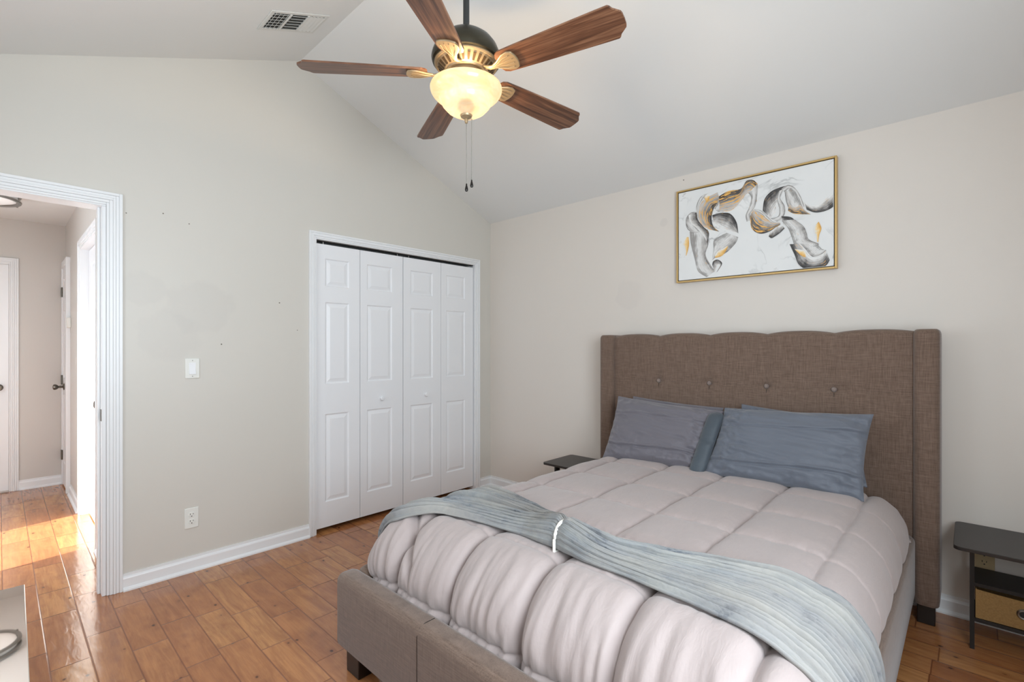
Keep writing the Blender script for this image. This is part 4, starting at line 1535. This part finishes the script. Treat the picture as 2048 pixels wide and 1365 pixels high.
def vel(u, v):
    top = Vector((2.232, -.405, .925)); bot = Vector((2.178, -.570, .598))
    p = bot * (1 - v) + top * v
    q = -pi / 2 + pi * u
    wdt = .040 * (1 - (2 * v - 1) ** 14) ** .5 + .004
    bulge = noise.noise(Vector((u * 2, v * 5, 4))) * .006 - .008 * math.exp(-((v - .55) / .03) ** 2)
    return (p.x + wdt * sin(q), p.y - (.036 + bulge) * cos(q) * (1 - (2 * v - 1) ** 8) ** .5, p.z)


mbv.grid(20, 50, vel, uvs=False)
vo_ = obj('pillow_end', mbv, M['velvet'], pL, smooth='full')
vo_['label'] = 'velvety teal-grey end of the pillow'


# ------------------------------------------------------------------ end tables
def end_table(x0, x1, y0, y1, label, px0, px1, py0, py1, H=.463):
    e = thing('end_table', ((x0 + x1) / 2, (y0 + y1) / 2, 0), label, 'end table', 'end tables beside the bed')
    r = .025
    pts = []
    for (cx, cy, s0) in ((x1 - r, y1 - r, 0), (x0 + r, y1 - r, 90), (x0 + r, y0 + r, 180), (x1 - r, y0 + r, 270)):
        for k in range(6):
            q = radians(s0 + 18 * k)
            pts.append((cx + r * cos(q), cy + r * sin(q)))
    obj('table_top', MB().prism(pts, 'z', H - .015, H), M['black'], e, bevel=.0015)
    t = .015
    for xa in (px0, px1 - t):
        obj('side_panel', MB().box(xa, xa + t, py0, py0 + .045, 0, H - .015).box(xa, xa + t, py1 - .045, py1, 0, H - .015)
            .box(xa, xa + t, py0 + .045, py1 - .045, .12, .29), M['edge'], e)
    for z in (.120, .270):
        obj('shelf', MB().box(px0 + t, px1 - t, py0 + .002, py1, z, z + .015), M['edge'], e)
    return e


end_table(3.205, 3.625, -.432, -.035, 'dark espresso end table right of the bed holding a tan fabric bin', 3.255, 3.575, -.305, -.095)
end_table(1.03, 1.325, -.486, -.135, 'dark espresso end table mostly hidden left of the bed', 1.075, 1.29, -.40, -.17)
b = thing('fabric_bin', (3.415, -.20, .135), 'tan fabric storage bin with a metal eyelet in the right end table', 'storage bin')
bx0, bx1, by0, by1, bz0, bz1 = 3.273, 3.557, -.300, -.10, .136, .258
bn = MB()


def bowed(u, v):
    x = bx0 + (bx1 - bx0) * u
    return (x, by0 - .0 + .004 * sin(pi * u), bz0 + (bz1 - bz0) * v - .006 * sin(pi * u) * v)


bn.grid(16, 6, bowed, uvs=False)
bn.box(bx0, bx1, by0 + .006, by1, bz0, bz0 + .004).box(bx0, bx0 + .004, by0 + .006, by1, bz0, bz1).box(bx1 - .004, bx1, by0 + .006, by1, bz0, bz1).box(bx0, bx1, by1 - .004, by1, bz0, bz1)
obj('bin_body', bn, M['bin'], b)
obj('eyelet', MB().lathe([(.013, .002), (.013, -.003), (.018, -.004), (.021, -.001), (.021, .002)], (3.415, by0, .200), 28, 'y'), M['nickel'], b, smooth=True)
obj('eyelet_hole', MB().lathe([(.001, -.0012), (.0135, -.0012), (.0135, .001), (.001, .001)], (3.415, by0, .200), 24, 'y'), M['slot'], b)

# ------------------------------------------------------------------ mirrored dresser under the camera
DX0, DX1, DY0, DY1, DH = 1.664, 2.78, -3.525, -3.121, .742
e = thing('mirrored_dresser', ((DX0 + DX1) / 2, (DY0 + DY1) / 2, 0), 'dresser with a mirrored glass top reflecting the hall lamp, bottom left corner', 'dresser')
obj('dresser_top', MB().box(DX0, DX1, DY0, DY1, DH - .008, DH), M['mirror'], e, bevel=.0012)
obj('glass_edge', MB().box(DX0 + .001, DX1 - .001, DY0 + .001, DY1 - .001, DH - .012, DH - .008), M['glassedge'], e)
obj('carcass', MB().box(DX0 + .012, DX1 - .012, DY0 + .01, DY1 - .014, .12, DH - .012), M['nickel'], e, bevel=.003)
for i in range(2):
    for j in range(3):
        xa = DX0 + .025 + i * (DX1 - DX0 - .05) / 2; xb = xa + (DX1 - DX0 - .05) / 2 - .012
        za = .14 + j * .198; zb2 = za + .186
        d = obj('drawer', MB().box(xa, xb, DY1 - .02, DY1 - .004, za, zb2), M['mirror'], e, bevel=.004)
for xa in (DX0 + .02, DX1 - .06):
    for ya in (DY0 + .02, DY1 - .07):
        obj('leg', MB().box(xa, xa + .04, ya, ya + .04, 0, .125), M['nickel'], e, bevel=.003)

bpy.data.objects['mirrored_dresser'].rotation_euler = (0, 0, radians(-.8))
